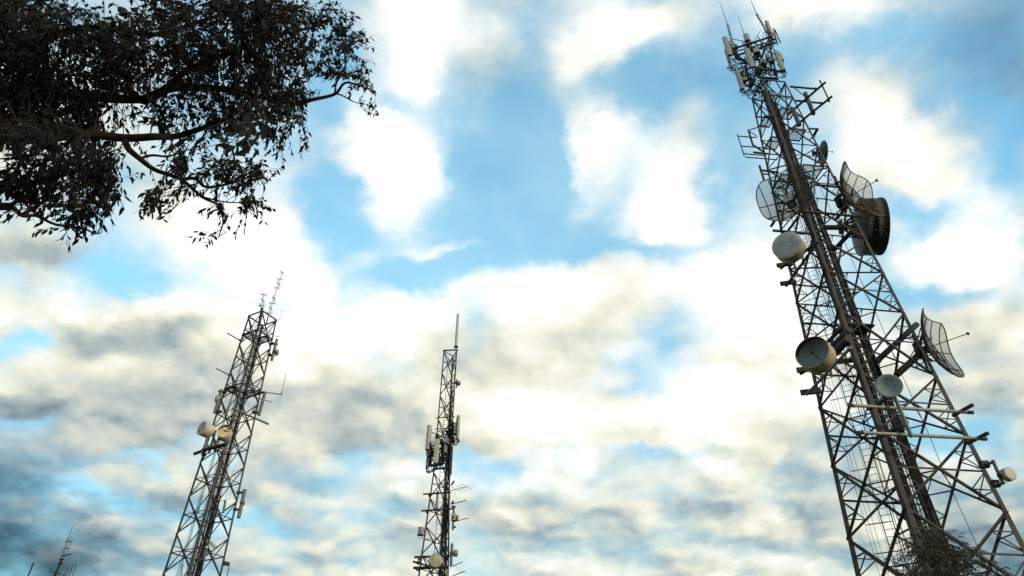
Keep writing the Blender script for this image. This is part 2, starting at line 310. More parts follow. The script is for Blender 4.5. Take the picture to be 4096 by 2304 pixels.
# ------------------------------------------------------------------ lattice towers
def capped(root, name, items, m, cap=98):
    """items: (height, MB). The lowest in view are the largest in the picture; the rest become one mesh."""
    items = sorted(items, key=lambda t: (t[0] < 4.5, t[0]))
    for h, b in items[:cap]: b.build(name, m, root)
    if items[cap:]:
        r = MB()
        for h, b in items[cap:]: r.add(b.v, b.f)
        r.build(name, m, root, kind='stuff')
def lattice(root, cx, cy, legs, W, nodes, legw, dw, hw, midfaces, secondary=0, tri=False, matl=STEEL):
    """legs: angles; W(h): corner distance from the axis; nodes: joint heights above the eye, top first"""
    ctr = V((cx, cy, 0))
    def P(a, h): return V((cx + W(h) * cos(a), cy + W(h) * sin(a), h + EYE.z))
    for i, a in enumerate(legs):
        b = MB(); nl = len(legs)
        # leg as steel angle sections, thicker towards the ground
        d1 = (P(legs[(i + 1) % nl], 0) - P(a, 0)).normalized(); d2 = (P(legs[i - 1], 0) - P(a, 0)).normalized()
        for h1, h2 in zip(nodes[:-1], nodes[1:]):
            ww = legw(h2)
            b.angle(P(a, h1), P(a, h2), ww, ww * .12, d1, d2)
            # splice plates at the joints
            q = P(a, h2); up_ = (P(a, h1) - q).normalized()
            for d, e in ((d1, d2), (d2, d1)):
                b.box(q + d * ww * .5 - e * .008 + up_ * 0, d * ww * .42, up_ * ww * 1.3, e * .006)
        b.build('leg', matl, root)
    diag, hor, sec, plan = [], [], [], []
    nl = len(legs)
    for i in range(nl):
        a, c = legs[i], legs[(i + 1) % nl]
        for h1, h2 in zip(nodes[:-1], nodes[1:]):
            A1, C1, A2, C2 = P(a, h1), P(c, h1), P(a, h2), P(c, h2)
            nrm = (C1 - A1).cross(A2 - A1).normalized(); out_ = ((A1 + C1) / 2 - V((cx, cy, A1.z))).normalized()
            if nrm.dot(out_) < 0: nrm = -nrm
            w_ = dw(h2)
            ws = (w_, w_) if i in midfaces else (w_ * 1.0, w_ * 1.45)
            if i == 1 and not tri: ws = ws[::-1]
            for p, q, s_, w_ in ((A1, C2, .0, ws[0]), (C1, A2, -.03, ws[1])):
                dd = (q - p).normalized(); e1 = nrm.cross(dd).normalized()
                if e1.z < 0: e1 = -e1
                b = MB(); b.angle(p + nrm * (s_ - .02) - e1 * w_ / 2, q + nrm * (s_ - .02) - e1 * w_ / 2, w_, w_ * .13, e1, -nrm if s_ == 0 else nrm)
                diag.append((h2, b))
            # crossing point and the height of it
            t = (C1 - A1).length / ((C1 - A1).length + (C2 - A2).length); X = A1.lerp(C2, t)
            ha = A1.lerp(A2, t); hc = C1.lerp(C2, t)
            if i in midfaces:
                b = MB(); b.angle(ha - nrm * .05, hc - nrm * .05, hw(h2), hw(h2) * .13, V((0, 0, -1)), -nrm); hor.append((h2, b))
            else:
                plan.append((h2, X))
            g_ = MB(); g_.box(X - nrm * .03, (C1 - A1).normalized() * w_ * .9, V((0, 0, w_ * .9)), nrm * .006); sec.append((h2, g_))
            if h2 < secondary:
                sw = w_ * .5
                for (lp, lq, dq, dm) in ((A1, ha, A1.lerp(X, .5), A1.lerp(ha, .5)), (C1, hc, C1.lerp(X, .5), C1.lerp(hc, .5)),
                                         (A2, ha, A2.lerp(X, .5), A2.lerp(ha, .5)), (C2, hc, C2.lerp(X, .5), C2.lerp(hc, .5))):
                    for p, q in ((dq, dm), (dq, lq)):
                        b = MB(); b.bar(p - nrm * .045, q - nrm * .045, sw, .02, nrm.cross(q - p)); sec.append((h2, b))
        b = MB(); h = nodes[0]; A, B_ = P(a, h), P(c, h); b.bar(A, B_, legw(h) * .8, legw(h) * .5); hor.append((h, b))
    # plan bracing at mid heights: a diamond between the face centres
    for h1, h2 in zip(nodes[:-1], nodes[1:]):
        w1, w2 = W(h1), W(h2); t = w1 / (w1 + w2); hm = h1 + (h2 - h1) * t
        cen = [(P(legs[i], hm) + P(legs[(i + 1) % nl], hm)) / 2 for i in range(nl)]
        if h2 < 20 or tri:
            for i in range(nl):
                b = MB(); d = (cen[i] - cen[i - 1]).normalized() * .06
                b.bar(cen[i] - d - V((0, 0, .09)), cen[i - 1] + d - V((0, 0, .09)), hw(h2) * .7, .03); hor.append((h2, b))
    capped(root, 'diagonal_brace', diag, matl); capped(root, 'horizontal_brace', hor, matl)
    capped(root, 'secondary_brace', sec, matl)
    return P
def ladder(root, p, q, w=.4, step=.3, side=None, r=.022, cage=False, out=None):
    b = MB(); d = (q - p); s_ = (side or V((1, 0, 0))).normalized() * w / 2; nn = int(d.length / step)
    b.tube(p - s_, q - s_, r, n=5); b.tube(p + s_, q + s_, r, n=5)
    for i in range(1, nn): c = p + d * (i / nn); b.tube(c - s_, c + s_, r * .6, n=4, cap=False)
    lad = b.build('ladder', STEEL2, root)
    if cage:
        b = MB(); o_ = out.normalized(); R = .36
        for i in range(0, nn, 4):
            c = p + d * (i / nn)
            b.path([c + s_.normalized() * R * sin(t) + o_ * (R * (1 - cos(t))) for t in [k * 2 * pi / 14 for k in range(15)]], .012, 4, cap=False)
        for t in (1.2, 2.2, 3.14, 4.1, 5.1):
            f = s_.normalized() * R * sin(t) + o_ * (R * (1 - cos(t))); b.tube(p + f, q + f, .009, n=4, cap=False)
        b.build('ladder_cage', STEEL2, lad)
def bundle(root, p, q, n=8, w=.5, r=.035, side=V((1, 0, 0)), rows=2, trays=True):
    side = side.normalized(); dep = (q - p).normalized().cross(side).normalized()
    for k in range(n):
        for j in range(rows):
            b = MB(); o_ = side * (w * (k / (n - 1) - .5)) + dep * (j * r * 2.1)
            L_ = (q - p).length; pts = [p + (q - p) * t + o_ + side * .008 * sin(t * 40 + k * 2) for t in [i / 30 for i in range(31)]]
            if j == 0 or k % 2 == 0: b.path(pts, r * random.uniform(.8, 1.15), 6).build('cable', CABLE, root)
    if trays:
        b = MB(); nn = int((q - p).length / .9)
        for i in range(nn + 1): c = p + (q - p) * (i / nn) - dep * (r + .02); b.bar(c - side * (w / 2 + .12), c + side * (w / 2 + .12), .04, .03)
        for sgn in (-1, 1): b.bar(p + side * sgn * (w / 2 + .1) - dep * (r + .04), q + side * sgn * (w / 2 + .1) - dep * (r + .04), .06, .02)
        b.build('cable_tray', DARK, root)
def grating(root, corners, step=.11, r=.010):
    """open steel floor: bars both ways inside a quadrilateral, with an angle frame"""
    A, B_, C_, D_ = corners; b = MB()
    n1 = int((B_ - A).length / step); n2 = int((D_ - A).length / step)
    for i in range(n1 + 1): t = i / n1; b.bar(A.lerp(B_, t), D_.lerp(C_, t), .03, r * 2)
    for i in range(n2 + 1): t = i / n2; b.bar(A.lerp(D_, t), B_.lerp(C_, t), .012, r * 2)
    for p, q in ((A, B_), (B_, C_), (C_, D_), (D_, A)): b.bar(p - V((0, 0, .06)), q - V((0, 0, .06)), .1, .05)
    b.build('platform', STEEL2, root)

# ---- right-hand tower
YR = rad(-38.226)
RT = thing('lattice_tower', 'tall four legged steel lattice tower leaning across the right side, loaded with dishes', 'tower', (18.19, 30, 0), 'telecommunication towers on the hill')
legsR = [YR - pi / 2, YR, YR + pi / 2, YR + pi]          # near, right, back, left
WR = lambda h: 3.847 - .06502 * h
nodesR = [40.2, 36.0, 33.2, 31.1, 28.0, 25.1, 22.6, 19.9, 16.1, 13.0, 9.56, 5.9, 2.1, -1.58]
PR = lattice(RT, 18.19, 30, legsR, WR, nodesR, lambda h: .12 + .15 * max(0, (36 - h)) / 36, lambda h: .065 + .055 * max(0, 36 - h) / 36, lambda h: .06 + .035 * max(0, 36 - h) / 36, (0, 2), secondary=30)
Nn, Rn, Bn, Ln = legsR
def inR(h, f, s):       # point inside the tower: f from axis along the back leg, s sideways towards the right leg
    c = V((18.19, 30, h + EYE.z)); return c + (PR(Bn, h) - c) * f + (PR(Rn, h) - c) * s
b = MB(); A, B_ = PR(Nn, 38.4), PR(Rn, 38.4)
for i in range(4): b.bar(PR(legsR[i], 38.4), PR(legsR[(i + 1) % 4], 38.4), .1, .07)
b.build('ring_frame', STEEL, RT)
bundle(RT, inR(-1.6, .60, -.15), inR(41, .45, -.2), n=9, w=.62, r=.036, side=V((1, .15, 0)))
bundle(RT, inR(-1.6, .50, .12), inR(33, .30, .1), n=5, w=.3, r=.03, side=V((1, .15, 0)), trays=False)
ladder(RT, inR(-1.6, -.62, .12), inR(40, -.42, .1), .42, .3, V((1, .1, 0)))
ladder(RT, inR(-1.6, -.80, -.27), inR(30, -.72, -.36), .42, .3, V((.8, -.6, 0)), cage=True, out=V((-.6, .3, 0)))
for f, s_ in ((-.82, -.16), (-.78, -.2), (-.74, -.16), (.1, .5)):
    MB().path([inR(h, f, s_) + V((.03 * sin(h), 0, 0)) for h in range(-1, 33)], .014, 5).build('cable', CABLE, RT)
for h in (37.4, 35.2, 31.6):
    def Q(u, v, h=h):   # u along near-right, v along near-left, 0..1
        n_, r_, l_ = PR(Nn, h), PR(Rn, h), PR(Ln, h); return n_ + (r_ - n_) * u + (l_ - n_) * v
    grating(RT, [Q(.45, .12), Q(.97, .12), Q(.97, .55), Q(.45, .55)])
    grating(RT, [Q(.05, .5), Q(.4, .5), Q(.4, .97), Q(.05, .97)])
# ---- left-hand tower
YL = rad(15.944)
LT = thing('lattice_tower', 'slender four legged steel lattice tower with two round drums, left of centre', 'tower', (-22.28, 50, 0), 'telecommunication towers on the hill')
legsL = [YL - pi / 2, YL, YL + pi / 2, YL + pi]
WL = lambda h: 2.2833 - .031085 * h
nodesL = [33.9, 31.0, 28.3, 25.65, 22.95, 20.25, 17.55, 14.85, 12.15, 9.45, 6.75, 4.0, 1.3, -1.58]
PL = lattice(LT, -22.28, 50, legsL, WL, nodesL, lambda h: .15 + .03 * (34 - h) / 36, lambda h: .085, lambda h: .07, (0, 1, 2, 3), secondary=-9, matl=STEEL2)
def inL(h, f, s):
    c = V((-22.28, 50, h + EYE.z)); return c + (PL(legsL[2], h) - c) * f + (PL(legsL[1], h) - c) * s
ladder(LT, inL(-1.6, .1, -.15), inL(33, .1, -.15), .4, .3, V((1, .2, 0)))
bundle(LT, inL(-1.6, .35, .1), inL(18, .35, .05), n=7, w=.5, r=.035, side=V((1, .1, 0)))
bundle(LT, inL(18, .35, .05), inL(32, .3, .05), n=4, w=.28, r=.03, side=V((1, .1, 0)), rows=1)
for f, s_ in ((-.2, -.5), (-.15, -.42), (-.1, -.47), (.2, .25)):
    MB().path([inL(h, f, s_) + V((.03 * sin(h), 0, 0)) for h in range(-1, 31)], .018, 5).build('cable', CABLE, LT)
for h in (31.9, 26.6):
    def Q(u, v, h=h):
        n_, r_, l_ = PL(legsL[0], h), PL(legsL[1], h), PL(legsL[3], h); return n_ + (r_ - n_) * u + (l_ - n_) * v
    grating(LT, [Q(.05, .45), Q(.4, .45), Q(.4, .97), Q(.05, .97)], .1)
    grating(LT, [Q(.55, .1), Q(.97, .1), Q(.97, .6), Q(.55, .6)], .1)
    b = MB()
    for i in range(4): b.bar(PL(legsL[i], h), PL(legsL[(i + 1) % 4], h), .12, .08)
    b.build('ring_frame', STEEL2, LT)
# heavy central pole in the left tower
for p, q, r in (((905, 1665), (960, 1590), .1), ((880, 1780), (940, 1680), .08)):
    pass
# ---- middle tower
YM = rad(19.25)
MT = thing('lattice_tower', 'narrow three legged lattice tower with a tall white tube antenna, in the middle', 'tower', (-4.68, 45, 0), 'telecommunication towers on the hill')
legsM = [YM + pi, YM + rad(300), YM + rad(60)]           # left, right, back
def WM(h): return .64 + .012 * (27.44 - h) / 2 if h > 17.7 else .70 + (17.7 - h) * .066
nodesM = [27.44, 25.5, 23.6, 21.7, 19.8, 17.7, 15.9, 14.0, 12.2, 10.3, 8.2, 6.0, 3.7, 1.2, -1.58]
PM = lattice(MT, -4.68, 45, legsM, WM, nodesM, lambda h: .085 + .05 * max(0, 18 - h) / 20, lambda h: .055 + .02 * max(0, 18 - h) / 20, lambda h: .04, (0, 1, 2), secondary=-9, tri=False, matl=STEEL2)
def inM(h, f, s):       # f towards back leg, s towards right leg
    c = V((-4.68, 45, h + EYE.z)); return c + (PM(legsM[2], h) - c) * f + (PM(legsM[1], h) - c) * s
ladder(MT, inM(-1.6, .2, -.1), inM(27.2, .35, -.3), .32, .3, V((1, .1, 0)), .018)
for k, (f, s_) in enumerate(((.1, .35), (.2, .45), (.3, .55), (.0, .6), (.1, .75), (.35, .3), (-.1, .5), (.5, .5), (.2, .85), (.4, .75))):
    top = 25 if k % 2 else 22
    MB().path([inM(h, f, s_) + V((.03 * sin(h + k), 0, 0)) for h in range(-1, top)], .028 + .008 * (k % 3), 6).build('cable', CABLE if k % 3 else DARK, MT)
b = MB(); b.tube(inM(-1.6, .15, .1), inM(20, .15, .35), .06, n=10).build('feeder_pipe', STEEL, MT)

# ------------------------------------------------------------------ antennas: sizes and directions
def project(P):
    d = P - EYE; z = d.dot(CF); return V((2048 + FPX * d.dot(CR) / z, 1152 - FPX * d.dot(CU) / z))
def disc_pose(K, c, hw, hh, topdx, lean, Y, front=True):
    """centre, facing and radius of a round dish from its outline: half width, half height and sideways offset of its top point"""
    s = K(1, 0)[0] - K(0, 0)[0]; P0 = at(K(*c), Y); v = (P0 - EYE).normalized()
    e1 = v.cross(V((0, 0, 1))).normalized(); e2 = e1.cross(v); p0 = project(P0)
    a = (project(P0 + e1 * .01) - p0) * 100; b_ = (project(P0 + e2 * .01) - p0) * 100
    J = Matrix(((a.x, b_.x), (a.y, b_.y))); Ji = J.inverted()
    hw, hh, topdx = hw * s, hh * s, topdx * s
    S = Matrix(((hw * hw, -topdx * hh), (-topdx * hh, hh * hh))); W_ = Ji @ S @ Ji.transposed()
    mean = (W_[0][0] + W_[1][1]) / 2; df = (W_[0][0] - W_[1][1]) / 2; rr = sqrt(df * df + W_[0][1] ** 2)
    A, B_ = sqrt(mean + rr), sqrt(max(mean - rr, 1e-6)); th = .5 * atan2(W_[0][1], df) + pi / 2
    mi = V((cos(th), sin(th))); pm = J @ mi
    if pm.dot(V(lean)) < 0: mi = -mi
    ct = B_ / A; st = sqrt(1 - ct * ct); n = (-v if front else v) * ct + (e1 * mi.x + e2 * mi.y) * st
    return P0, n.normalized(), A
def pole(t, K, p, q, Y, r, m=GALV, name='mounting_pole', n=10):
    b = MB(); P, Q = at(K(*p), Y), at(K(*q), Y); b.tube(P, Q, r, n=n); b.build(name, m, t); return P, Q
def hpole(t, K, p, q, Y, r, m=GALV, name='mounting_arm', n=10):      # level pole: q is taken at p's height
    b = MB(); P = at(K(*p), Y); Q = atz(K(*q), P.z); b.tube(P, Q, r, n=n); b.build(name, m, t); return P, Q
def clamp_(b, c, r=.09, l=.06):     # two plates and bolts round a pipe
    r *= .62; a_ = (c.x * 7 + c.z * 3) % 3.1; f = V((cos(a_), sin(a_), 0)); g_ = V((-f.y, f.x, 0)); b.box(c, f * r, g_ * r * .7, V((0, 0, l * .6)))
def bracket(t, P, n, R, dist, m=DARK, name='bracket'):
    """cradle behind a dish: a hub, two struts and a clamp"""
    b = MB(); u = n.cross(V((0, 0, 1))).normalized(); v = n.cross(u); e = P - n * dist
    b.tube(P, e, max(.05, R * .09), n=8)
    for a in (-1, 1):
        b.tube(P + v * a * R * .45, e, max(.02, R * .04), n=6); b.tube(P + u * a * R * .4, e, max(.02, R * .04), n=6)
    b.box(e, u * max(.07, R * .14), v * max(.09, R * .22), n * max(.04, R * .06)); b.build(name, m, t)
    return e
def drum(name, label, pose, L_, face=RADOME, body=SHROUD, style='shroud', tocl=None, group=None, hub=True):
    P, n, R = pose
    t = thing(name, label, 'dish antenna', P - n * L_, group)
    if style == 'shroud':
        b = MB(); b.lathe(P, n, [(.0, R), (.012 * R, R * .985), (.03 * R, R * .7), (.04 * R, R * .3), (.042 * R, .001)]); b.build('radome', face, t)
        b = MB(); b.lathe(P, n, [(.0, R * .99), (.0, R * 1.015), (-.04 * R, R * 1.015), (-.045 * R, R), (-L_ * .5, R), (-L_ * .5, R * 1.008), (-L_ * .53, R * 1.008), (-L_ * .53, R), (-L_, R), (-L_ - .01, R * 1.02), (-L_ - .05 * R, R * 1.02)])
        b.build('shroud', body, t)
        b = MB(); b.lathe(P, n, [(-L_ - .05 * R, R * 1.0), (-L_ - .12 * R, R * .85), (-L_ - .2 * R, R * .6), (-L_ - .25 * R, R * .3), (-L_ - .26 * R, .001)]); b.build('reflector', body, t)
        back = P - n * (L_ + .25 * R)
    elif style in ('open', 'torn'):
        b = MB(); b.lathe(P, n, [(-L_, R), (0, R), (.0, R * .975), (-L_ * .98, R * .975)]); b.build('shroud', body, t)
        b = MB(); b.lathe(P, n, [(-L_ * .55, R * .972), (-L_ * .75, R * .75), (-L_ * .9, R * .45), (-L_ * .96, R * .2), (-L_ * .97, .001)]); b.build('reflector', BLUED if style == 'open' else FOAM, t)
        b = MB(); b.lathe(P, n, [(-L_, R), (-L_ - .08 * R, R * .85), (-L_ - .18 * R, R * .5), (-L_ - .2 * R, .001)]); b.build('reflector_back', body, t)
        if style == 'open':
            b = MB(); b.tube(P - n * L_ * .95, P - n * L_ * .02, .025, n=8); b.lathe(P - n * L_ * .02, n, [(-.04, .05), (.0, .1), (.03, .1), (.04, .02)], 16); b.build('feed_horn', DARK, t)
            b = MB(); b.lathe(P, n, [(-L_ * .02, R * .975), (-L_ * .35, R * .97)], 40)
            b2 = MB(); keep = []
            for k, f in enumerate(b.f):
                a_ = sum((V(b.v[i]) for i in f), V()) / 4 - P
                if a_.z > R * .15: keep.append(f)
            b2.v = b.v; b2.f = keep; b2.sm = [True] * len(keep); b2.build('absorber_lining', FOAM, t)
        else:
            u = n.cross(V((0, 0, 1))).normalized(); v = u.cross(n); b = MB(); nr, ns = 26, 64; vs = []; fs = []
            for i in range(nr + 1):
                for k in range(ns):
                    a_ = 2 * pi * k / ns; r_ = R * .975 * i / nr
                    x, y = r_ * cos(a_), r_ * sin(a_); dz = .05 * R * noise.noise(V((x * 4 / R, y * 4 / R, 3 + tocl))); vs.append(P + u * x + v * y + n * (dz - .03 * R))
            for i in range(nr):
                for k in range(ns):
                    a_ = 2 * pi * (k + .5) / ns; r_ = R * (i + .5) / nr; x, y = r_ * cos(a_) / R, r_ * sin(a_) / R
                    z = noise.noise(V((x * 3.4, y * 3.4, 11.3 + tocl))) + .45 * noise.noise(V((x * 9, y * 9, 5 + tocl)))
                    edge = (y + .22 * noise.noise(V((x * 5, 1.7, tocl)))) > tornline(tocl, x)
                    if z > .33 or edge: continue
                    fs.append((i * ns + k, (i + 1) * ns + k, (i + 1) * ns + (k + 1) % ns, i * ns + (k + 1) % ns))
            b.add(vs, fs, True); b.build('torn_radome', TORN if tocl < 5 else PALE, t)
        back = P - n * (L_ + .2 * R)
    elif style == 'shallow':
        b = MB(); b.lathe(P, n, [(.0, R), (.01, R * .985), (-.10 * R, R * .75), (-.18 * R, R * .5), (-.225 * R, R * .25), (-.24 * R, .001)]); b.build('reflector', face, t)
        b = MB(); b.lathe(P, n, [(.0, R), (-.02, R * 1.01), (-.13 * R, R * .76), (-.21 * R, R * .5), (-.27 * R, R * .2), (-.28 * R, .001)]); b.build('reflector_back', body, t)
        back = P - n * .27 * R
    elif style == 'dome':       # small dish under a bulging cover
        b = MB(); b.lathe(P, n, [(.0, R), (.10 * R, R * .93), (.26 * R, R * .7), (.36 * R, R * .4), (.4 * R, .001)]); b.build('radome', face, t)
        b = MB(); b.lathe(P, n, [(.0, R * 1.01), (-.05 * R, R * 1.03), (-.15 * R, R * .95), (-.4 * R, R * .6), (-.5 * R, R * .25), (-.52 * R, .001)]); b.build('reflector', body, t)
        back = P - n * .5 * R
    if hub: t['_b'] = 1; bracket(t, back, n, R, .35 * R + .12)
    return t, back
def tornline(k, x): return (.62 if x < .35 else .45 - (x - .35) * .9) if k < 5 else 2.0
def panel(label, K, p, q, Y, wd, dp, az, m=GREYP, group=None, cables=True, thick=True):
    """sector antenna: tall flat box with rounded edges, end caps, clamps to a pole behind; az = facing in degrees"""
    P, Q = at(K(*p), Y), at(K(*q), Y); xy = (P + Q) / 2; z1, z0 = P.z, Q.z
    t = thing('panel_antenna', label, 'antenna', V((xy.x, xy.y, z0)), group)
    f = V((cos(rad(az)), sin(rad(az)), 0)); s = V((-f.y, f.x, 0)); ct = V((xy.x, xy.y, (z0 + z1) / 2)); hz = (z1 - z0) / 2
    sec = [(-.5, -.5), (.5, -.5), (.5, .25), (.42, .42), (.22, .5), (-.22, .5), (-.42, .42), (-.5, .25)]
    b = MB(); vs = [ct + s * a * wd + f * c_ * dp + V((0, 0, zz_)) for zz_ in (-hz, hz) for a, c_ in sec]; k = len(sec)
    b.add(vs, [(i, (i + 1) % k, (i + 1) % k + k, i + k) for i in range(k)] + [tuple(range(k - 1, -1, -1)), tuple(range(k, 2 * k))]); cov = b.build('cover', m, t)
    b = MB(); b.box(ct - V((0, 0, hz + .02)), s * wd * .46, f * dp * .44, V((0, 0, .02)))
    for i in (-.3, -.1, .1, .3): b.tube(ct - V((0, 0, hz)) + s * wd * i, ct - V((0, 0, hz + .12)) + s * wd * i, .018, n=6)
    b.build('end_cap', DARK, cov)
    if thick:
        b = MB()
        bk = ct - f * (dp / 2 + .12); b.tube(bk - V((0, 0, hz * .95)), bk + V((0, 0, hz * .9)), .035, n=8); mp_ = b.build('mounting_pole', GALV, t)
        for sg in (-.7, .7):
            b = MB(); b.box(ct - f * (dp / 2 + .07) + V((0, 0, hz * sg)), s * .06, f * .08, V((0, 0, .05))); b.build('clamp', DARK, mp_)
    if cables:
        for i in range(2):
            e = ct - V((0, 0, hz + .1)) + s * wd * (i - .5) * .5; j = random.uniform(.1, .3)
            b = MB(); b.path([e, e - V((0, 0, .18 + j * .3)), e - V((0, 0, .25 + j * .5)) - f * .2, e - V((0, 0, .15)) - f * .42, e - V((0, 0, -.15)) - f * .5], .02, 6); b.build('cable', CABLE, t)
    return t
def boxunit(label, K, c, Y, wx, wy, wz, az, m=OLIVE, group=None):
    P = at(K(*c), Y); f = V((cos(rad(az)), sin(rad(az)), 0)); s = V((-f.y, f.x, 0)); t = thing('radio_unit', label, 'equipment box', P - V((0, 0, wz / 2)), group)
    b = MB(); b.box(P, s * wx / 2, f * wy / 2, V((0, 0, wz / 2)))
    b.build('housing', m, t)
    b = MB()
    for i in range(7): b.box(P - f * (wy / 2 + .03) + s * (i / 6 - .5) * wx * .9, s * .008, f * .03, V((0, 0, wz * .45)))
    b.build('cooling_fins', DARK, t)
    b = MB(); b.box(P + V((0, 0, -wz / 2 - .02)), s * wx * .4, f * wy * .4, V((0, 0, .02)))
    b.path([P - V((0, 0, wz / 2)), P - V((0, 0, wz / 2 + .2)) - f * .05, P - V((0, 0, wz / 2 + .1)) - f * .3, P - f * .35 + V((0, 0, .1))], .016, 5)
    b.build('connector', CABLE, t); return t
def whip(label, K, p, q, Y, r, base=None, rb=.04, m=GALV, loops=0, group=None, name='whip_antenna'):
    """p tip, q foot of the thin rod, base foot of the thicker support"""
    P, Q = at(K(*p), Y), at(K(*q), Y); Bp = at(K(*base), Y) if base else Q
    t = thing(name, label, 'antenna', Bp, group)
    MB().tube(Q, P, r, r * .6, n=6).build('rod', m, t)
    if base: MB().tube(Bp, Q, rb, n=8).build('support_pole', GALV, t)
    if loops:
        b = MB(); d = (Q - P).normalized()
        for i in range(loops):
            c = Q + (Bp - Q) * ((i + .3) / (loops + .6)) if base else P + (Q - P) * (i / loops)
            for a_ in (0, pi / 2): o_ = V((cos(a_ + i), sin(a_ + i), 0)) * .16; b.bar(c - o_, c + o_, .03, .03)
        b.build('clamp', DARK, t)
    return t
def dipole_array(label, K, tip, foot, base, Y, stubs, r=.02, group=None):
    P, Q = at(K(*tip), Y), at(K(*foot), Y); t = thing('dipole_array_antenna', label, 'antenna', at(K(*base), Y), group)
    MB().tube(Q, P, r, r * .7, n=6).build('mast_rod', CREAM, t); MB().tube(at(K(*base), Y), Q, .06, n=8).build('support_pole', DARK, t)
    for i, (u, ang) in enumerate(stubs):
        c = P.lerp(Q, u); o_ = V((cos(ang), sin(ang), 0)) * .22; b = MB(); b.bar(c - o_, c + o_, .06, .04)
        for sg in (-1, 1):
            e = c + o_ * sg; b.path([e + V((0, 0, .24 * cos(a_))) + o_.normalized() * .07 * sin(a_) for a_ in [k * pi / 6 for k in range(13)]], .012, 4, cap=False)
        b.build('dipole', DARK, t)
    return t
def yagi(label, K, p, q, Y, els, el=.9, elv=None, group=None, rr=.016, qdy=0, stay=None):
    """boom from p to q, cross elements at fractions els"""
    P = at(K(*p), Y); Q = atz(K(*q), P.z + qdy); t = thing('yagi_antenna', label, 'antenna', P, group)
    MB().tube(P, Q, rr * 1.4, n=6).build('boom', GALV, t); a = (Q - P).normalized(); e = elv or a.cross(V((0, 0, 1))).normalized()
    for u in els: c = P.lerp(Q, u); MB().tube(c - e * el / 2, c + e * el / 2, rr * .8, n=5).build('element', GALV, t)
    if stay: c = P.lerp(Q, stay[0]); MB().tube(c, P + V((0, 0, stay[1])), .006, n=4).build('stay_wire', DARK, t)
    return t
def grid_dish(label, px, Y, az, tilt, R, cut, feed_len, bars=60, pw=3.0, FD=.36, ax=1.0, ro=0.0, m=RUST, ribs=5, group=None):
    """see-through parabolic reflector of level bars, rounded square outline cut flat at the top"""
    c = at(px, Y); az = rad(az); tilt = rad(tilt); n = V((cos(az) * cos(tilt), sin(az) * cos(tilt), sin(tilt))); u = V((-sin(az), cos(az), 0)); v = n.cross(u)
    if v.z < 0: v = -v
    u, v = cos(rad(ro)) * u + sin(rad(ro)) * v, -sin(rad(ro)) * u + cos(rad(ro)) * v
    F = FD * 2 * R; pt = lambda a, b_: c + u * a + v * b_ + n * ((a * a + b_ * b_) / (4 * F)); vc = cut * R
    half = lambda y: ax * R * max(0, 1 - (min(abs(y) / R, 1)) ** pw) ** (1 / pw)
    vhalf = lambda x: min(R * max(0, 1 - (min(abs(x) / (ax * R), 1)) ** pw) ** (1 / pw), 9)
    t = thing('grid_dish_antenna', label, 'dish antenna', c, group)
    b = MB()
    for i in range(bars + 1):
        y = -R * .99 + (vc + R * .99) * i / bars; xm = half(y); k = 14
        if xm < .05: continue
        b.path([pt(-xm + 2 * xm * j / k, y) for j in range(k + 1)], .015, 4, cap=False)
    b.build('reflector_bars', m, t)
    b = MB(); ys = [vc - (vc + R) * (1 - cos(pi * k / 30)) / 2 for k in range(31)]
    b.path([pt(-half(y), y) for y in ys] + [pt(half(y), y) for y in ys[::-1]], .032, 6); xm = half(vc); b.path([pt(-xm + 2 * xm * j / 16, vc) for j in range(17)], .03, 6); b.build('rim', m, t)
    for i in range(ribs):
        x = ax * R * (-.74 + 1.48 * i / (ribs - 1)); ym = vhalf(x); top = min(ym, vc)
        b = MB(); b.path([pt(x, -ym + (top + ym) * j / 14) - n * .03 for j in range(15)], .028, 5); b.build('rib', DARK, t)
    for y in (-.62 * R, -.02 * R):
        ym = half(y); b = MB(); b.path([pt(-ym + 2 * ym * j / 14, y) - n * .04 for j in range(15)], .03, 5); b.build('rib', DARK, t)
    b = MB(); b.box(c + n * .03, u * .26, v * .24, n * .008); b.build('feed_plate', PALE, t)
    b = MB(); b.tube(c, c + n * feed_len, .022, n=6); e = c + n * feed_len; b.box(e, u * .07, v * .05, n * .05); b.build('feed', DARK, t)
    bracket(t, c - n * .05, n, R, .45)
    e = c - n * .55
    for sx in (-1, 1):
        for sy in (-1, 1): MB().tube(pt(sx * R * .45, sy * R * .45) - n * .05, e + V((0, 0, sy * .25)), .03, n=6).build('back_strut', DARK, t)
    return t

# ---- dishes of the right-hand tower (crop scales of the photograph)
K2 = crop(2960, 600, .27607); K3 = crop(3060, 900, .27609); K4 = crop(3120, 1200, .27609); K5 = crop(3240, 1550, .27609); K7 = crop(3600, 1550, .27602)
KU = crop(2960, 280, .27605); Z1 = crop(2800, 0, .345); Z2 = crop(2850, 450, .44868); Z3 = crop(3050, 1050, .48309); Z4 = crop(3200, 1600, .4859)
KH = crop(2870, 120, .1933); G2C = crop(3340, 620, .2899); G3C = crop(3600, 1200, .2346)
grid_dish('large grid dish facing left, seen from its open side on the tall tower', (3152.2, 791), 27.5, 229.4, -3.6, 1.682, .897, 1.2, 54, 2.6, .418, .926, 2.2)
grid_dish('rusty grid dish facing right, just above the big black drum dish', (3386, 795.6), 29, 307.1, .3, 1.675, .99, 1.9, 52, 3.5, .251, .983, -1.9)
grid_dish('lower grid dish facing right, seen edge-on beside the thick support tubes', (3713.3, 1390), 29, 311.7, -1.5, 1.696, .899, 1.85, 54, 3.5, .373, .943, 3.6)
t, bk = drum('drum_dish_antenna', 'closed round drum dish with a smooth grey face, left of the tall tower', disc_pose(K3, (315, 290), 215, 192, 40, (-1, -1), 27.2), .62)
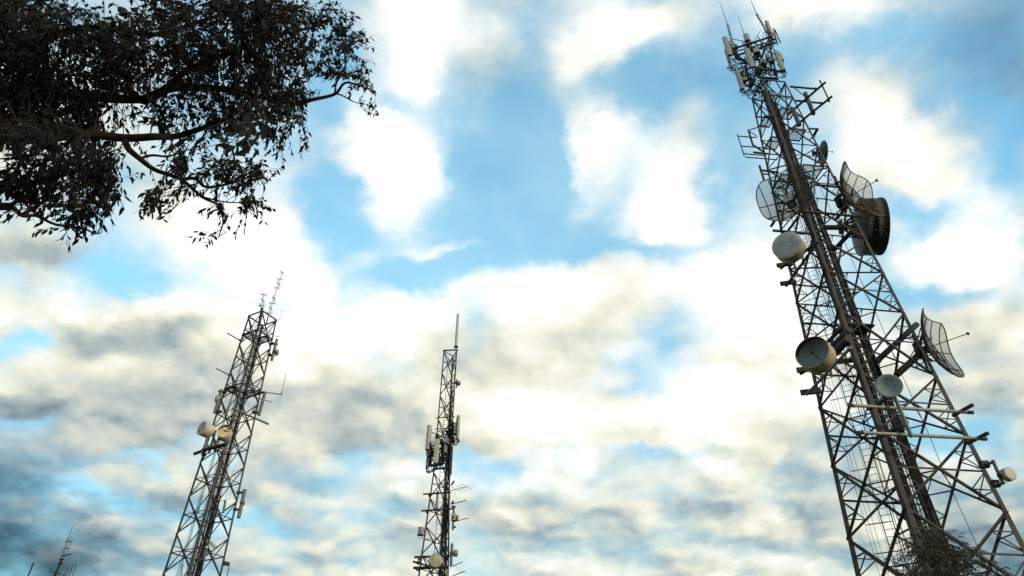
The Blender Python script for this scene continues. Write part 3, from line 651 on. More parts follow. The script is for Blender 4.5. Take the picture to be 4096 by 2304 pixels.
hpole(t, K3, (115, 80), (700, 130), 28.2, .075, DARK); hpole(t, K3, (222, 632), (760, 250), 29, .075, DARK); hpole(t, K3, (305, 885), (770, 235), 29.3, .07, DARK)
pole(t, K3, (410, 520), (472, 735), 28.6, .06, GALV); pole(t, K3, (530, 455), (578, 592), 28.3, .06, GALV)
b = MB()
for p in ((295, 572), (350, 838)): c = at(K3(*p), 29.2); b.bar(c + V((-.45, .1, 0)), c + V((.35, -.1, 0)), .22, .14)
b.build('clamp', DARK, t)
t, bk = drum('drum_dish_antenna', 'open drum dish with a dark hollow and tan rim, below the closed drum', disc_pose(K4, (460, 750), 245, 226, 45, (-1, -1), 27.2), .75, style='open', body=SHROUD)
hpole(t, K4, (297, 1070), (400, 1005), 29.5, .08, DARK); hpole(t, K4, (690, 612), (925, 375), 29.6, .1, DARK); hpole(t, K4, (385, 1370), (1030, 685), 28.9, .065, GALV); pole(t, K4, (570, 1010), (628, 1228), 28.4, .06); pole(t, K4, (710, 930), (748, 1102), 28.2, .07)
b = MB()
for p in ((400, 1005), (460, 1330)): c = at(K4(*p), 29); b.bar(c + V((-.5, .1, 0)), c + V((.4, -.1, 0)), .24, .16)
b.build('clamp', DARK, t)
for p, q, r in (((740, 700), (1010, 430), .17), ((740, 820), (990, 560), .2), ((755, 900), (1180, 860), .13)):
    hpole(t, K4, p, q, 29.6, r, DARK, 'support_beam')
P = at(K4(960, 420), 30); MB().box(P + V((.5, 0, 0)), V((.75, .1, 0)), V((-.1, .5, 0)), V((0, 0, .05))).build('support_plate', DARK, t)
t, bk = drum('dish_antenna', 'blue grey shallow dish with a bent feed, on a pole held by white pipes', disc_pose(K4, (1574, 1240), 209, 170, -12, (-.1, -1), 26.0), .2, BLUED, BLUED, 'shallow')
P, n, R = disc_pose(K4, (1574, 1240), 209, 170, -12, (-.1, -1), 26.0)
u = n.cross(V((0, 0, 1))).normalized(); v = u.cross(n)
MB().path([P - n * .2 * R - u * .18, P + n * .32 - u * .2 + v * .12, P + n * .4 + u * .2 + v * .2, P + n * .15 + u * .02 - v * .1], .014, 5).build('feed', DARK, t)
pole(t, Z3, (1080, 1080), (1235, 1445), 26.25, .085)
for p, q in (((725, 1182), (1735, 1243)),): hpole(t, Z3, p, q, 26.4, .075, WHITEP, 'white_pipe')
hpole(t, Z4, (495, 268), (1525, 320), 26.4, .075, WHITEP, 'white_pipe')
b = MB()
for p in ((1300, 110), (1420, 340), (600, 60), (690, 290)):
    c = at(Z4(*p), 27.2); b.bar(c + V((.28, -.75, .05)), c + V((-.1, .25, 0)), .12, .12)
b.build('clamp', DARK, t)
for p in ((1405, 102), (1515, 320), (415, 43), (500, 268)):
    c = at(Z4(*p), 26.39); MB().tube(c - V((.1, 0, 0)), c + V((.1, 0, 0)), .083, n=10).build('pipe_end', DARK, t)
t, bk = drum('drum_dish_antenna', 'small cream drum dish on a bent pipe, at the far right edge', disc_pose(K7, (1601, 1246), 91, 94, -45, (1, -.6), 27.0), .22, PALE, PALE)
P, Q = pole(t, K7, (1345, 1055), (1465, 1330), 27.3, .075); hpole(t, K7, (1345, 1085), (1245, 1112), 27.3, .06); pole(t, K7, (1465, 1330), (1505, 1398), 27.3, .07); hpole(t, K7, (1500, 1390), (1375, 1395), 27.3, .06)
b = MB(); c = at(K7(1450, 1280), 27.2); clamp_(b, c, .16, .1); b.path([c, c + V((.1, -.1, -.35)), c + V((-.3, 0, -.25)), c + V((-.6, .1, .2)), c + V((-.8, .2, .5))], .012, 5); b.build('clamp', DARK, t)
b = MB(); c = at(K7(1225, 1115), 27.6); b.box(c, V((.16, 0, 0)), V((0, .1, 0)), V((0, 0, .14))); c = at(K7(1385, 1395), 27.6); b.box(c, V((.14, 0, 0)), V((0, .1, 0)), V((0, 0, .14))); b.build('leg_clamp', DARK, t)
# big dark drum and the dish seen from behind
t, bk = drum('drum_dish_antenna', 'huge black drum dish seen from behind, on the right side of the tall tower', disc_pose(G2C, (640, 985), 118, 392, 10, (1, 0), 31.0, False), 1.15, DARKF, DARKF)
for o_ in t.children:
    if o_.name.startswith('reflector'): o_.data.materials[0] = DARKD
for p, q, r in (((990, 1025), (1260, 1025), .16), ((1085, 1225), (1240, 1060), .13), ((1090, 960), (1215, 830), .1)): hpole(t, Z2, p, q, 30.6, r, DARK, 'support_beam')
hpole(t, Z2, (815, 880), (1345, 932), 28.3, .075, STEEL)
P, n, R = disc_pose(G2C, (640, 985), 118, 392, 10, (1, 0), 31.0, False)
b = MB(); u = n.cross(V((0, 0, 1))).normalized(); v = n.cross(u)
for i in range(34):
    a_ = 2 * pi * (i + random.uniform(-.3, .3)) / 34; d = u * cos(a_) + v * sin(a_); L2 = random.uniform(.12, .34); b.bar(P + d * R * 1.012 - n * .03, P + d * R * 1.004 - n * L2, .05, .03)
b.build('cover_tie', DARKF, t)
b = MB()
for i in range(60): a_ = 2 * pi * i / 60; d = u * cos(a_) + v * sin(a_); b.box(P - n * (1.15 + .03) + d * R * 1.03, d * .02, n * .03, d.cross(n) * .02)
b.build('flange_bolt', GALV, t)
t, bk = drum('dish_antenna', 'oval dark dish seen from behind, high on the right of the tall tower', disc_pose(KU, (1205, 1205), 70, 185, 15, (1, 0), 31.0, False), .2, DARKD, DARKD, 'shallow')
hpole(t, KU, (1100, 1150), (1270, 1120), 31, .05, DARK); pole(t, KU, (1270, 1120), (1110, 1350), 31, .05, DARK)
b = MB(); c = at(KU(1275, 1180), 31.2); b.path([c, c + V((.28, 0, .02)), c + V((.33, 0, .12)), c + V((.33, 0, -.15)), c + V((.2, 0, -.2))], .018, 6); b.build('feed', DARK, t)
t, bk = drum('dish_antenna', 'small white dish half hidden behind the pole and cables inside the tall tower', disc_pose(K5, (1370, 510), 62, 82, 5, (.8, -.2), 32.6, False), .25, PALE, PALE)
# thick tubes holding the lower grid dish
t = thing('dish_mount', 'thick dark tube frame holding the lower right grid dish to the tower', 'mounting frame', at(Z3(1200, 700), 29.5))
for p, q, r in (((940, 822), (1278, 512), .15), ((1110, 930), (1335, 730), .17), ((1240, 600), (1385, 915), .06), ((1180, 630), (1300, 610), .04)): pole(t, Z3, p, q, 29.6, r, DARK, 'tube')
for p in ((960, 815), (1265, 520), (1345, 770)): b = MB(); c = at(Z3(*p), 29.6); clamp_(b, c, .2, .12); b.build('flange', DARK, t)
# outriggers
t = thing('antenna_outrigger', 'dark pipe outrigger with two long arms, sticking out right near the tower top', 'mounting frame', at(KU(800, 400), 29.5))
hpole(t, KU, (725, 240), (1105, 275), 29.2, .07, DARK, 'arm'); hpole(t, KU, (800, 443), (1195, 482), 29.2, .07, DARK, 'arm')
hpole(t, KU, (690, 650), (1240, 175), 29.8, .075, DARK, 'long_arm'); hpole(t, KU, (740, 860), (1335, 380), 29.8, .075, DARK, 'long_arm')
pole(t, KU, (1155, 150), (1300, 460), 28.6, .05, STEEL, 'upright'); pole(t, KU, (790, 262), (1060, 480), 28.9, .03, DARK, 'stay')
b = MB()
for p in ((1095, 272), (1185, 482), (1190, 230), (1280, 440), (960, 380), (1050, 610)): clamp_(b, at(KU(*p), 28.7), .13, .12)
b.build('clamp', DARK, t)
for p, q, lb in (((945, 335), (1065, 635), 'dark cylinder antenna on the outrigger, right one of two'), ((765, 560), (860, 800), 'dark cylinder antenna on the outrigger, left one of two')):
    P, Q = at(KU(*p), 28.9), at(KU(*q), 28.9); t = thing('tube_antenna', lb, 'antenna', Q, 'dark cylinder antennas')
    MB().tube(Q, P, .14, n=16).build('cover', DARKD, t); MB().tube(Q - V((0, 0, .15)), P + V((0, 0, .12)), .04, n=8).build('mounting_pole', DARK, t)
t = thing('antenna_outrigger', 'open pipe rack sticking out left of the tall tower, below its platforms', 'mounting frame', at(KU(200, 1080), 29.5))
pole(t, KU, (122, 872), (185, 1085), 29, .065, STEEL, 'upright'); hpole(t, KU, (122, 872), (380, 795), 29, .035, DARK, 'arm'); hpole(t, KU, (185, 1085), (340, 1185), 29, .06, DARK, 'arm'); pole(t, KU, (140, 890), (255, 965), 29, .03, DARK, 'stay')
pole(t, KU, (-38, 930), (60, 1240), 28.8, .035, DARK, 'upright')
for p, q in (((-20, 958), (240, 980)), ((20, 1102), (330, 1128)), ((50, 1212), (360, 1240)), ((75, 1262), (540, 1300))): hpole(t, KU, p, q, 28.8, .038, DARK, 'rail')
hpole(t, KU, (195, 1193), (400, 1215), 29, .07, DARK, 'arm')
pole(t, K2, (282, 228), (350, 440), 28.8, .07, DARK, 'upright'); hpole(t, K2, (290, 292), (560, 325), 28.8, .07, DARK, 'arm'); hpole(t, K2, (320, 345), (420, 352), 28.8, .05, DARK, 'arm')
t = thing('stub_mount', 'short dark pipe mounts poking out below the large grid dish', 'mounting frame', at(K2(480, 1080), 29))
hpole(t, K2, (450, 1105), (500, 1030), 29, .08, DARK, 'stub'); hpole(t, K2, (480, 1165), (900, 1210), 29, .075, DARK, 'stub'); hpole(t, K2, (690, 1180), (850, 960), 28.5, .07, DARK, 'stub')
t = thing('corner_mount', 'dark corner bracket sticking out right above the oval dish', 'mounting frame', at(KU(1050, 860), 29.5))
hpole(t, KU, (980, 850), (1130, 855), 29.6, .06, DARK, 'arm'); hpole(t, KU, (1125, 850), (1050, 985), 29.6, .09, DARK, 'arm'); pole(t, KU, (1085, 960), (1010, 1010), 29.6, .04, DARK, 'stay')
t = thing('pole_mount', 'short pole and arm left of the upper right grid dish', 'mounting frame', at(Z2(1110, 640), 28.5))
pole(t, Z2, (1090, 570), (1118, 640), 28.6, .07, GALV, 'pole'); hpole(t, Z2, (1090, 635), (1158, 605), 28.6, .06, DARK, 'arm'); hpole(t, Z2, (915, 645), (1170, 668), 28.4, .07, STEEL, 'arm'); pole(t, Z2, (1100, 640), (1300, 850), 28.6, .045, DARK, 'stay')

# ---- head of the right-hand tower
t = thing('antenna_headframe', 'crowded dark pipe headframe of antennas on top of the tall tower', 'mounting frame', at(KH(850, 980), 30))
HD = []
for p, q, y, r in (((300, 400), (640, 290), 29.2, .075), ((640, 290), (1110, 140), 29.2, .075), ((390, 530), (600, 462), 29.4, .075), ((760, 410), (1210, 262), 29.6, .075), ((810, 798), (1400, 868), 29.2, .08),
                   ((430, 430), (900, 300), 31.0, .05), ((720, 360), (990, 405), 30.4, .05), ((600, 680), (420, 540), 30.2, .09), ((830, 975), (1260, 1010), 29.4, .09), ((480, 690), (640, 700), 30, .06), ((730, 610), (1000, 640), 30, .07), ((460, 900), (700, 1050), 30, .08), ((520, 1090), (700, 1200), 30, .07), ((740, 270), (930, 340), 30, .04), ((1010, 260), (900, 600), 30, .05)):
    hpole(t, KH, p, q, y, r, DARK, 'boom')
for p, q, y, r in (((840, 140), (935, 340), 29.6, .035), ((517, 248), (578, 400), 29.2, .035), ((240, 232), (290, 370), 29.3, .04), ((1192, 0), (1300, 265), 29.2, .045), ((790, 262), (845, 380), 29.8, .03), ((890, 0), (755, 255), 29.7, .022), ((1160, -30), (1240, 300), 29.5, .05), ((965, 0), (935, 240), 29.9, .02),
                   ((300, 185), (590, 240), 29.3, .025), ((330, 250), (380, 330), 29.3, .02), ((1000, 380), (930, 560), 29.7, .05), ((1110, 40), (1000, 330), 30, .05), ((600, 260), (860, 980), 30.1, .08), ((1060, 260), (1240, 1000), 30.3, .07), ((850, 420), (1000, 900), 30.4, .08), ((560, 560), (640, 950), 30.2, .05), ((700, 330), (800, 620), 29.9, .05),
                   ((380, 380), (430, 620), 29.8, .09), ((1150, 330), (1040, 500), 30, .05), ((870, 700), (760, 950), 30, .05), ((1100, 700), (960, 960), 30, .04), ((700, 780), (860, 960), 30, .05), ((860, 600), (1140, 900), 30.2, .035), ((1200, 1040), (1340, 1280), 29.6, .04), ((490, 760), (500, 810), 29.6, .035)):
    pole(t, KH, p, q, y, r, DARK, 'pole')
random.seed(11)
def coil(t, K, c, Y, R, n=2, r=.018):
    P = at(K(*c), Y)
    for i in range(n):
        a0 = random.uniform(0, 6); tl = V((random.uniform(-.3, .3), random.uniform(-1, 1), 0)); pts = []
        for k in range(11):
            a_ = a0 + k * .5; pts.append(P + V((cos(a_) * R, tl.y * cos(a_) * R * .6, sin(a_) * R)) + V([random.uniform(-.06, .06) for _ in range(3)]))
        MB().path(pts, r, 5).build('cable', CABLE, t)
for c, R in (((330, 560), .3), ((380, 780), .35), ((300, 770), .3), ((560, 720), .45), ((600, 870), .35), ((760, 860), .5), ((850, 900), .4), ((690, 620), .35), ((840, 560), .35), ((1000, 700), .5), ((950, 820), .5), ((1130, 870), .4), ((1180, 560), .3), ((1100, 420), .35), ((1060, 330), .3), ((620, 260), .25), ((430, 640), .35), ((640, 1080), .4), ((560, 960), .35), ((560, 1230), .3), ((650, 1290), .3), ((780, 1000), .5), ((720, 1180), .4), ((830, 1100), .4), ((990, 1060), .4), ((900, 1200), .4), ((750, 1350), .4), ((860, 740), .4), ((500, 820), .3), ((1300, 930), .35), ((330, 330), .2), ((1080, 100), .25), ((1040, 40), .2)):
    coil(t, KH, c, 29.6 + random.uniform(-.5, 1.2), R, 3, .024)
for k in range(46):         # dark clamps, connectors and jumper clutter that crowd the frame
    c = random.choice([(330, 450), (400, 600), (620, 760), (740, 880), (860, 860), (980, 760), (1080, 380), (1120, 250), (840, 520), (700, 430), (620, 300), (1150, 860), (640, 1000), (560, 960), (720, 1130), (800, 1250)])
    P = at(KH(c[0] + random.gauss(0, 45), c[1] + random.gauss(0, 45)), 29.7 + random.uniform(-.4, 1)); b = MB()
    a_ = random.uniform(0, 3.1); f = V((cos(a_), sin(a_), 0)); b.box(P, f * random.uniform(.05, .14), V((-f.y, f.x, 0)) * random.uniform(.04, .1), V((0, 0, random.uniform(.05, .2)))); b.build('clamp', DARK, t)
gp = 'panel antennas on the tall tower'
pa = 262
panel('grey panel antenna highest on the left of the headframe', KH, (150, 150), (262, 520), 28.9, .36, .16, pa, GREYP, gp)
panel('thin dark edged panel antenna lower left under the leftmost grey panel', KH, (165, 400), (290, 780), 29.4, .28, .14, 200, GREYP, gp)
panel('short cream panel antenna standing on the headframe between two whips', KH, (592, 92), (622, 215), 29.2, .36, .2, pa, GREYP, gp)
panel('broad grey panel antenna at the front of the headframe', KH, (605, 395), (725, 770), 28.7, .36, .16, pa, GREYP, gp)
panel('grey panel antenna on the right end of the lower boom', KH, (1208, 445), (1362, 830), 28.9, .33, .16, pa, GREYP, gp)
panel('cream panel antenna at the top right beside the tallest whip', Z1, (775, 248), (852, 455), 29.9, .3, .16, 290, GREYP, gp)
panel('long grey panel antenna lowest on the left of the headframe', KH, (395, 840), (512, 1225), 29.0, .3, .16, 245, GREYP, gp)
panel('small brown panel antenna behind the right grey panel', KH, (1300, 480), (1335, 620), 30.2, .26, .14, 300, OLIVE, gp)
panel('narrow dark panel antenna behind the front grey panel, mostly hidden', KH, (585, 800), (625, 950), 30.3, .12, .12, 262, DARKD, gp, cables=False)
gb = 'radio boxes among the panel antennas'
for lb, c, Y, a, d, h, m in (('white grey box right of the front grey panel', (800, 445), 29.3, .36, .3, .42, GREYP), ('pale box with a dark band left of the right grey panel', (1118, 625), 29.3, .34, .3, .5, GREYP),
        ('upright narrow grey box left of the banded pale box', (1035, 545), 29.6, .2, .25, .55, GREYP), ('small grey box, left of two between the panels', (910, 655), 29.6, .16, .2, .45, GREYP), ('small grey box, right of two between the panels', (985, 665), 29.5, .18, .2, .45, GREYP),
        ('brown yellow box right of the lowest left panel', (560, 1030), 29.4, .3, .25, .35, OLIVE), ('dark grey box right of the brown yellow box', (690, 1115), 29.8, .26, .25, .4, DARKD), ('small pale box behind the left whip foot', (400, 350), 30, .16, .16, .3, GREYP),
        ('tiny yellowish box beside the tower leg top', (775, 1315), 29.8, .16, .16, .28, OLIVE), ('olive box under the short cream panel', (690, 262), 29.6, .26, .2, .16, OLIVE), ('pale box under the frame right of the leg', (1005, 1040), 30.3, .22, .2, .35, OLIVE), ('grey box on the upper left frame corner', (350, 430), 30.0, .34, .3, .5, DARKD)):
    boxunit(lb, KH, c, Y, a, d, h, 262, m, gb)
drum('dish_antenna', 'tiny round grey dish in the middle of the headframe', disc_pose(KH, (940, 268), 42, 34, 0, (0, -1), 29.8), .1, GREYP, GREYP, 'dome')
gw = 'whip antennas on the tall tower'
whip('whip antenna on the left of the headframe, on a clamped pole', Z1, (225, 15), (320, 285), 29.2, .028, (388, 560), .05, GALV, 7, gw)
whip('short middle whip antenna standing on the cream panel', Z1, (440, 190), (512, 395), 29.4, .028, (590, 560), .05, GALV, 0, gw)
whip('tallest whip antenna, leaving the top edge of the picture', Z1, (570, -45), (657, 165), 29.8, .03, (800, 415), .06, GALV, 6, gw)

# ---- left-hand tower equipment
KL = crop(750, 1050, .44865); KM = crop(600, 1600, .486); K8 = crop(760, 1640, .13803)
dipole_array('short dipole array antenna on the near corner of the left tower', KL, (684, 270), (657, 410), (632, 560), 48.6, [(.12, .4), (.5, 1.4), (.8, .2), (.9, 1.2)], .045)
dipole_array('tall dipole array antenna, the highest rod on the left tower', KL, (845, 83), (718, 485), (700, 555), 50.5, [(.02, 1.2), (.17, .2), (.27, 1.3), (.37, .1), (.6, 1.5), (.71, .2), (.82, 1.4), (.92, .2)], .05)
t = whip('thin antenna with three splayed prongs on the right corner of the left tower', KL, (838, 438), (813, 522), 50, .018)
P = at(KL(838, 438), 50)
for p in ((825, 408), (849, 407), (863, 424)): MB().tube(P, at(KL(*p), 50), .01, n=4).build('prong', GALV, t)
whip('dark block and pole at the near corner of the left tower top', KL, (668, 405), (636, 562), 48.4, .13, None, .1, DARK, name='antenna_mast')
t, bk = drum('dish_antenna', 'cream domed dish facing right, on a short pole high on the left tower', disc_pose(KL, (798, 802), 17, 30, 6, (1, .1), 49.6, False), .2, PALE, PALE, 'dome')
pole(t, KL, (797, 685), (750, 872), 49.5, .12); hpole(t, KL, (745, 722), (805, 732), 49.5, .1, DARK); hpole(t, KL, (718, 826), (775, 832), 49.5, .1, DARK)
b = MB()
for p in ((755, 722), (732, 824)): clamp_(b, at(KL(*p), 49.4), .24, .14)
b.build('clamp', DARK, t)
t, bk = drum('dish_antenna', 'small pale dish facing left, on a pole at the left side of the left tower', disc_pose(KL, (262, 1217), 17, 36, 8, (-1, -.1), 49.5), .15, PALE, PALE, 'dome')
pole(t, KL, (303, 1133), (241, 1343), 49.6, .12); hpole(t, KL, (275, 1145), (350, 1158), 49.6, .1, DARK); hpole(t, KL, (240, 1325), (300, 1335), 49.6, .1, DARK)
b = MB()
for p in ((330, 1153), (285, 1328)): clamp_(b, at(KL(*p), 49.5), .26, .16)
b.build('clamp', DARK, t)
for lb, p, q, r in (('upper one of two short rods poking out left of the left tower', (355, 630), (465, 692), .05), ('lower one of two short rods poking out left of the left tower', (256, 945), (372, 1004), .05), ('long rod crossing the left tower and poking out to the right', (400, 1300), (715, 1438), .08)):
    P = at(KL(*q), 49.5); Q = atz(KL(*p), P.z); t = thing('boom_arm', lb, 'antenna arm', P); MB().tube(P, Q, r, n=8).build('rod', GALV, t); b = MB(); clamp_(b, P, .13, .1); b.build('clamp', DARK, t)
t = thing('mounting_pole', 'upright pole held off the right side of the left tower by two arms', 'pole', at(KL(635, 1362), 49)); pole(t, KL, (692, 1155), (636, 1362), 49, .13, GALV, 'pole')
hpole(t, KL, (630, 1160), (692, 1158), 49, .1, DARK); hpole(t, KL, (588, 1335), (650, 1342), 49, .1, DARK)
b = MB()
for p in ((642, 1155), (598, 1335)): clamp_(b, at(KL(*p), 49), .24, .15)
b.build('clamp', DARK, t)
t = thing('corner_antenna', 'L-shaped antenna with an upright whip, right of the left tower', 'antenna', at(KL(695, 1158), 49)); hpole(t, KL, (695, 1158), (838, 1177), 49, .04, DARK, 'arm'); pole(t, KL, (843, 1150), (838, 1177), 49, .045, DARK, 'socket'); pole(t, KL, (876, 995), (843, 1150), 49, .022, GALV, 'whip')
yagi('small yagi antenna with short elements below the L-shaped antenna', KL, (560, 1192), (745, 1242), 48.6, [i / 12 for i in range(3, 13)], .28)
yagi('small stub antenna above the cream dish of the left tower', KL, (770, 655), (818, 660), 49.6, [.6, 1], .2)
gd = 'torn drum dishes on the left tower'
t, bk = drum('drum_dish_antenna', 'drum dish facing left with a torn greenish cover, left of the left tower', disc_pose(K8, (330, 522), 138, 193, 90, (-1, -.5), 47.4), .78, style='torn', body=CREAM, tocl=7.7)
pole(t, K8, (530, 770), (372, 1235), 47.6, .12); hpole(t, K8, (132, 1268), (345, 1190), 47.6, .12, DARK); pole(t, K8, (745, 590), (550, 1255), 48, .09)
b = MB(); clamp_(b, at(K8(400, 1180), 47.6), .3, .16); clamp_(b, at(K8(400, 1290), 47.8), .25, .14); b.build('clamp', DARK, t)
t, bk = drum('drum_dish_antenna', 'drum dish with a ragged yellow cream cover, in front of the left tower', disc_pose(K8, (980, 602), 215, 184, 35, (-.2, -1), 46.9), .7, style='torn', body=CREAM, tocl=1.0)
pole(t, K8, (835, 830), (722, 1195), 47.3, .12); hpole(t, K8, (420, 1150), (1060, 985), 47.5, .15, DARK); pole(t, K8, (800, 1040), (970, 1130), 47.3, .09, OLIVE, 'mounting_arm')
t = thing('feeder_post', 'thick round post running up the near side of the left tower', 'pole', at(K8(1240, 280), 47.8)); pole(t, K8, (1340, 0), (1240, 285), 47.8, .13, GALV, 'post')
hpole(t, K8, (1170, 190), (1330, 200), 48, .09, DARK, 'clamp')
t = thing('folded_dipole_antenna', 'long narrow wire loop antenna hanging on the right of the left tower', 'antenna', at(KM(640, 805), 47.5)); b = MB(); P, Q = at(KM(692, 600), 47.5), at(KM(641, 805), 47.5); s_ = V((.13, .02, 0)); pts = []
for k in range(9): a_ = pi * k / 8; pts.append(P + s_ * cos(a_) + V((0, 0, .12 * sin(a_))))
for k in range(9): a_ = pi + pi * k / 8; pts.append(Q + s_ * cos(a_) + V((0, 0, .12 * sin(a_))))
pts.append(pts[0]); b.path(pts, .018, 5); b.build('loop', PALE, t); hpole(t, KM, (666, 700), (640, 696), 47.5, .02, GALV, 'arm')
t, bk = drum('dish_antenna', 'small white dish facing right on a pole, low on the right of the left tower', disc_pose(KM, (775, 846), 8, 20, 2, (1, 0), 49, False), .12, WHITE, PALE, 'dome')
pole(t, KM, (781, 738), (728, 972), 49, .13); hpole(t, KM, (715, 758), (782, 764), 49, .08, DARK); hpole(t, KM, (690, 900), (760, 904), 49, .08, DARK)
b = MB()
for p in ((728, 762), (702, 900)): clamp_(b, at(KM(*p), 49), .22, .14)
b.build('clamp', DARK, t)
t = thing('mounting_pole', 'thin upright pole inside the lower part of the left tower', 'pole', at(KM(603, 930), 48)); pole(t, KM, (621, 825), (603, 930), 48, .08, GALV, 'pole'); pole(t, KM, (621, 825), (548, 838), 48, .02, DARK, 'stay')
whip('thin pale whip antenna at the lower left of the left tower', KM, (429, 780), (405, 885), 48.6, .03, (398, 935), .05)
yagi('yagi antenna with many short elements inside the lower left tower', KM, (480, 1160), (535, 1218), 47.5, [i / 9 for i in range(10)], .5, V((1, .2, 0)).normalized())
yagi('slanted yagi antenna at the lower left edge of the left tower', KM, (188, 1196), (295, 1234), 48.6, [i / 6 for i in range(6)], .25)
t, bk = drum('dish_antenna', 'tiny white dish deep inside the lower left tower', disc_pose(KM, (468, 1212), 9, 12, 0, (.5, -1), 48), .1, WHITE, WHITE, 'dome'); pole(t, KM, (470, 1190), (432, 1385), 48.2, .04)
whip('pale stick antenna behind the bottom left leg of the left tower', KM, (272, 1350), (255, 1449), 48, .05)
whip('bottom stick antenna beside the right leg of the left tower', KM, (652, 1360), (630, 1475), 48.5, .05, (628, 1490), .06, GALV)
t = thing('stub_mount', 'small clamp mount on the right leg, bottom of the left tower', 'mounting frame', at(KM(625, 1350), 48.8)); hpole(t, KM, (606, 1348), (655, 1352), 48.8, .12, DARK, 'arm'); b = MB(); clamp_(b, at(KM(620, 1345), 48.7), .2, .2); b.build('clamp', DARK, t)

# ---- middle tower equipment
KT = crop(1600, 1200, .4141); KC = crop(1680, 1600, .2070); KD = crop(1640, 1880, .16563); KE = crop(1640, 2080, .15465)
P, Q = at(KT(561, 138), 45), at(KT(541, 450), 45)
t = thing('tube_antenna', 'tall cream tube antenna standing on top of the middle tower', 'antenna', Q)
MB().tube(Q, P, .115, .105, n=20).build('cover', CREAM, t); MB().tube(Q - V((0, 0, .05)), Q, .17, n=20).build('flange', DARK, t)
for a_ in (0, 2.1, 4.2): MB().tube(Q - V((0, 0, .4)) + V((cos(a_), sin(a_), 0)) * .12, Q + V((cos(a_), sin(a_), 0)) * .12, .02, n=6).build('bolt', GALV, t)
hpole(t, KT, (415, 489), (560, 480), 44.8, .06, DARK)
t, bk = drum('dish_antenna', 'cream domed dish facing right near the top of the middle tower', disc_pose(KT, (568, 805), 20, 26, 4, (1, .1), 44.6, False), .15, PALE, PALE, 'dome'); pole(t, KT, (550, 765), (543, 850), 44.6, .05, DARK)
gm = 'panel antennas on the middle tower'
panel('tall cream panel antenna on the right of the middle tower', KC, (762, 295), (732, 750), 44.0, .2, .1, 320, CREAM, gm)
panel('long cream panel antenna furthest left on the middle tower', KC, (190, 492), (130, 955), 44.2, .28, .2, 235, CREAM, gm)
panel('broad cream panel antenna at the front of the middle tower', KC, (335, 757), (300, 1212), 43.8, .33, .14, 265, CREAM, gm)
panel('dark narrow panel antenna under the furthest left cream one', KC, (145, 965), (140, 1300), 44.8, .2, .14, 200, OLIVE, gm)
panel('slim cream panel antenna edge on, at the right behind the cables', KC, (632, 925), (612, 1150), 45.6, .06, .1, 330, CREAM, gm, cables=False)
gb2 = 'radio boxes on the middle tower'
for lb, c, Y, a, d, h, m in (('small square yellow box high in the middle tower', (508, 300), 44, .21, .12, .26, OLIVE), ('cream box left of the right panel of the middle tower', (695, 565), 44.2, .2, .15, .22, CREAM), ('pale twin box in the middle of the panel cluster', (505, 775), 44, .16, .3, .42, GREYP), ('yellow brown box right of the pale twin box', (548, 810), 44.3, .14, .25, .42, OLIVE),
        ('long pale box below the pale twin box', (495, 955), 44, .16, .25, .5, GREYP), ('olive box between the two left panels', (205, 900), 44.8, .18, .2, .26, OLIVE), ('dark box lower left beside the dark panel', (168, 1160), 44.8, .2, .2, .3, DARKD), ('dark box behind the front panel', (410, 800), 44.8, .28, .25, .3, DARKD), ('dark box under the long pale box', (470, 1020), 44.8, .2, .2, .3, DARKD), ('dark box low behind the front cream panel', (380, 1190), 44.8, .28, .2, .4, DARKD)):
    boxunit(lb, KC, c, Y, a, d, h, 262, m, gb2)
t = thing('antenna_headframe', 'dark pipe frame and looped cables holding the panels of the middle tower', 'mounting frame', at(KC(400, 1330), 44.8))
for p, q, y, r in (((300, 350), (672, 320), 44.3, .035), ((282, 563), (655, 540), 44.3, .03), ((215, 622), (330, 668), 44.5, .035), ((340, 680), (640, 800), 44.7, .04), ((270, 1338), (525, 1308), 44.4, .07), ((380, 930), (640, 925), 44.8, .06), ((190, 850), (290, 880), 44.6, .04), ((215, 1165), (270, 1160), 44.6, .035), ((180, 940), (560, 935), 44.9, .05), ((205, 1250), (420, 1260), 44.8, .06), ((500, 1140), (620, 1140), 44.8, .06)):
    hpole(t, KC, p, q, y, r, DARK, 'boom')
for p, q, y, r in (((720, 300), (700, 480), 44.2, .03), ((325, 640), (315, 750), 44.4, .06), ((600, 940), (575, 1440), 44.8, .13), ((440, 800), (425, 1240), 44.9, .12), ((220, 860), (205, 1270), 44.9, .07), ((525, 900), (505, 1330), 44.9, .09), ((650, 450), (600, 900), 45.2, .06)):
    pole(t, KC, p, q, y, r, DARK, 'pole')
for c, R in (((215, 1330), .22), ((170, 1330), .22), ((240, 860), .2), ((235, 1000), .22), ((230, 1080), .2), ((700, 800), .18), ((690, 690), .2), ((680, 620), .2), ((340, 1240), .2), ((420, 900), .25), ((440, 1080), .3), ((500, 1060), .25), ((400, 1180), .3), ((560, 700), .25), ((640, 480), .2), ((600, 520), .2), ((330, 720), .15), ((520, 860), .25), ((600, 860), .2), ((230, 1220), .22), ((450, 1280), .2), ((690, 760), .15)):
    coil(t, KC, c, 44.5 + random.uniform(-.4, .6), R, 3, .022)
for k in range(40):
    c = random.choice([(205, 960), (210, 1080), (190, 1240), (400, 850), (430, 960), (410, 1080), (440, 1180), (520, 1080), (600, 760), (640, 600), (600, 1050), (330, 690), (640, 480), (690, 660), (560, 640)])
    P = at(KC(c[0] + random.gauss(0, 25), c[1] + random.gauss(0, 30)), 44.9 + random.uniform(-.3, .3)); a_ = random.uniform(0, 3.1); f = V((cos(a_), sin(a_), 0))
    b = MB(); b.box(P, f * random.uniform(.04, .11), V((-f.y, f.x, 0)) * random.uniform(.04, .09), V((0, 0, random.uniform(.05, .16)))); b.build('clamp', DARK, t)
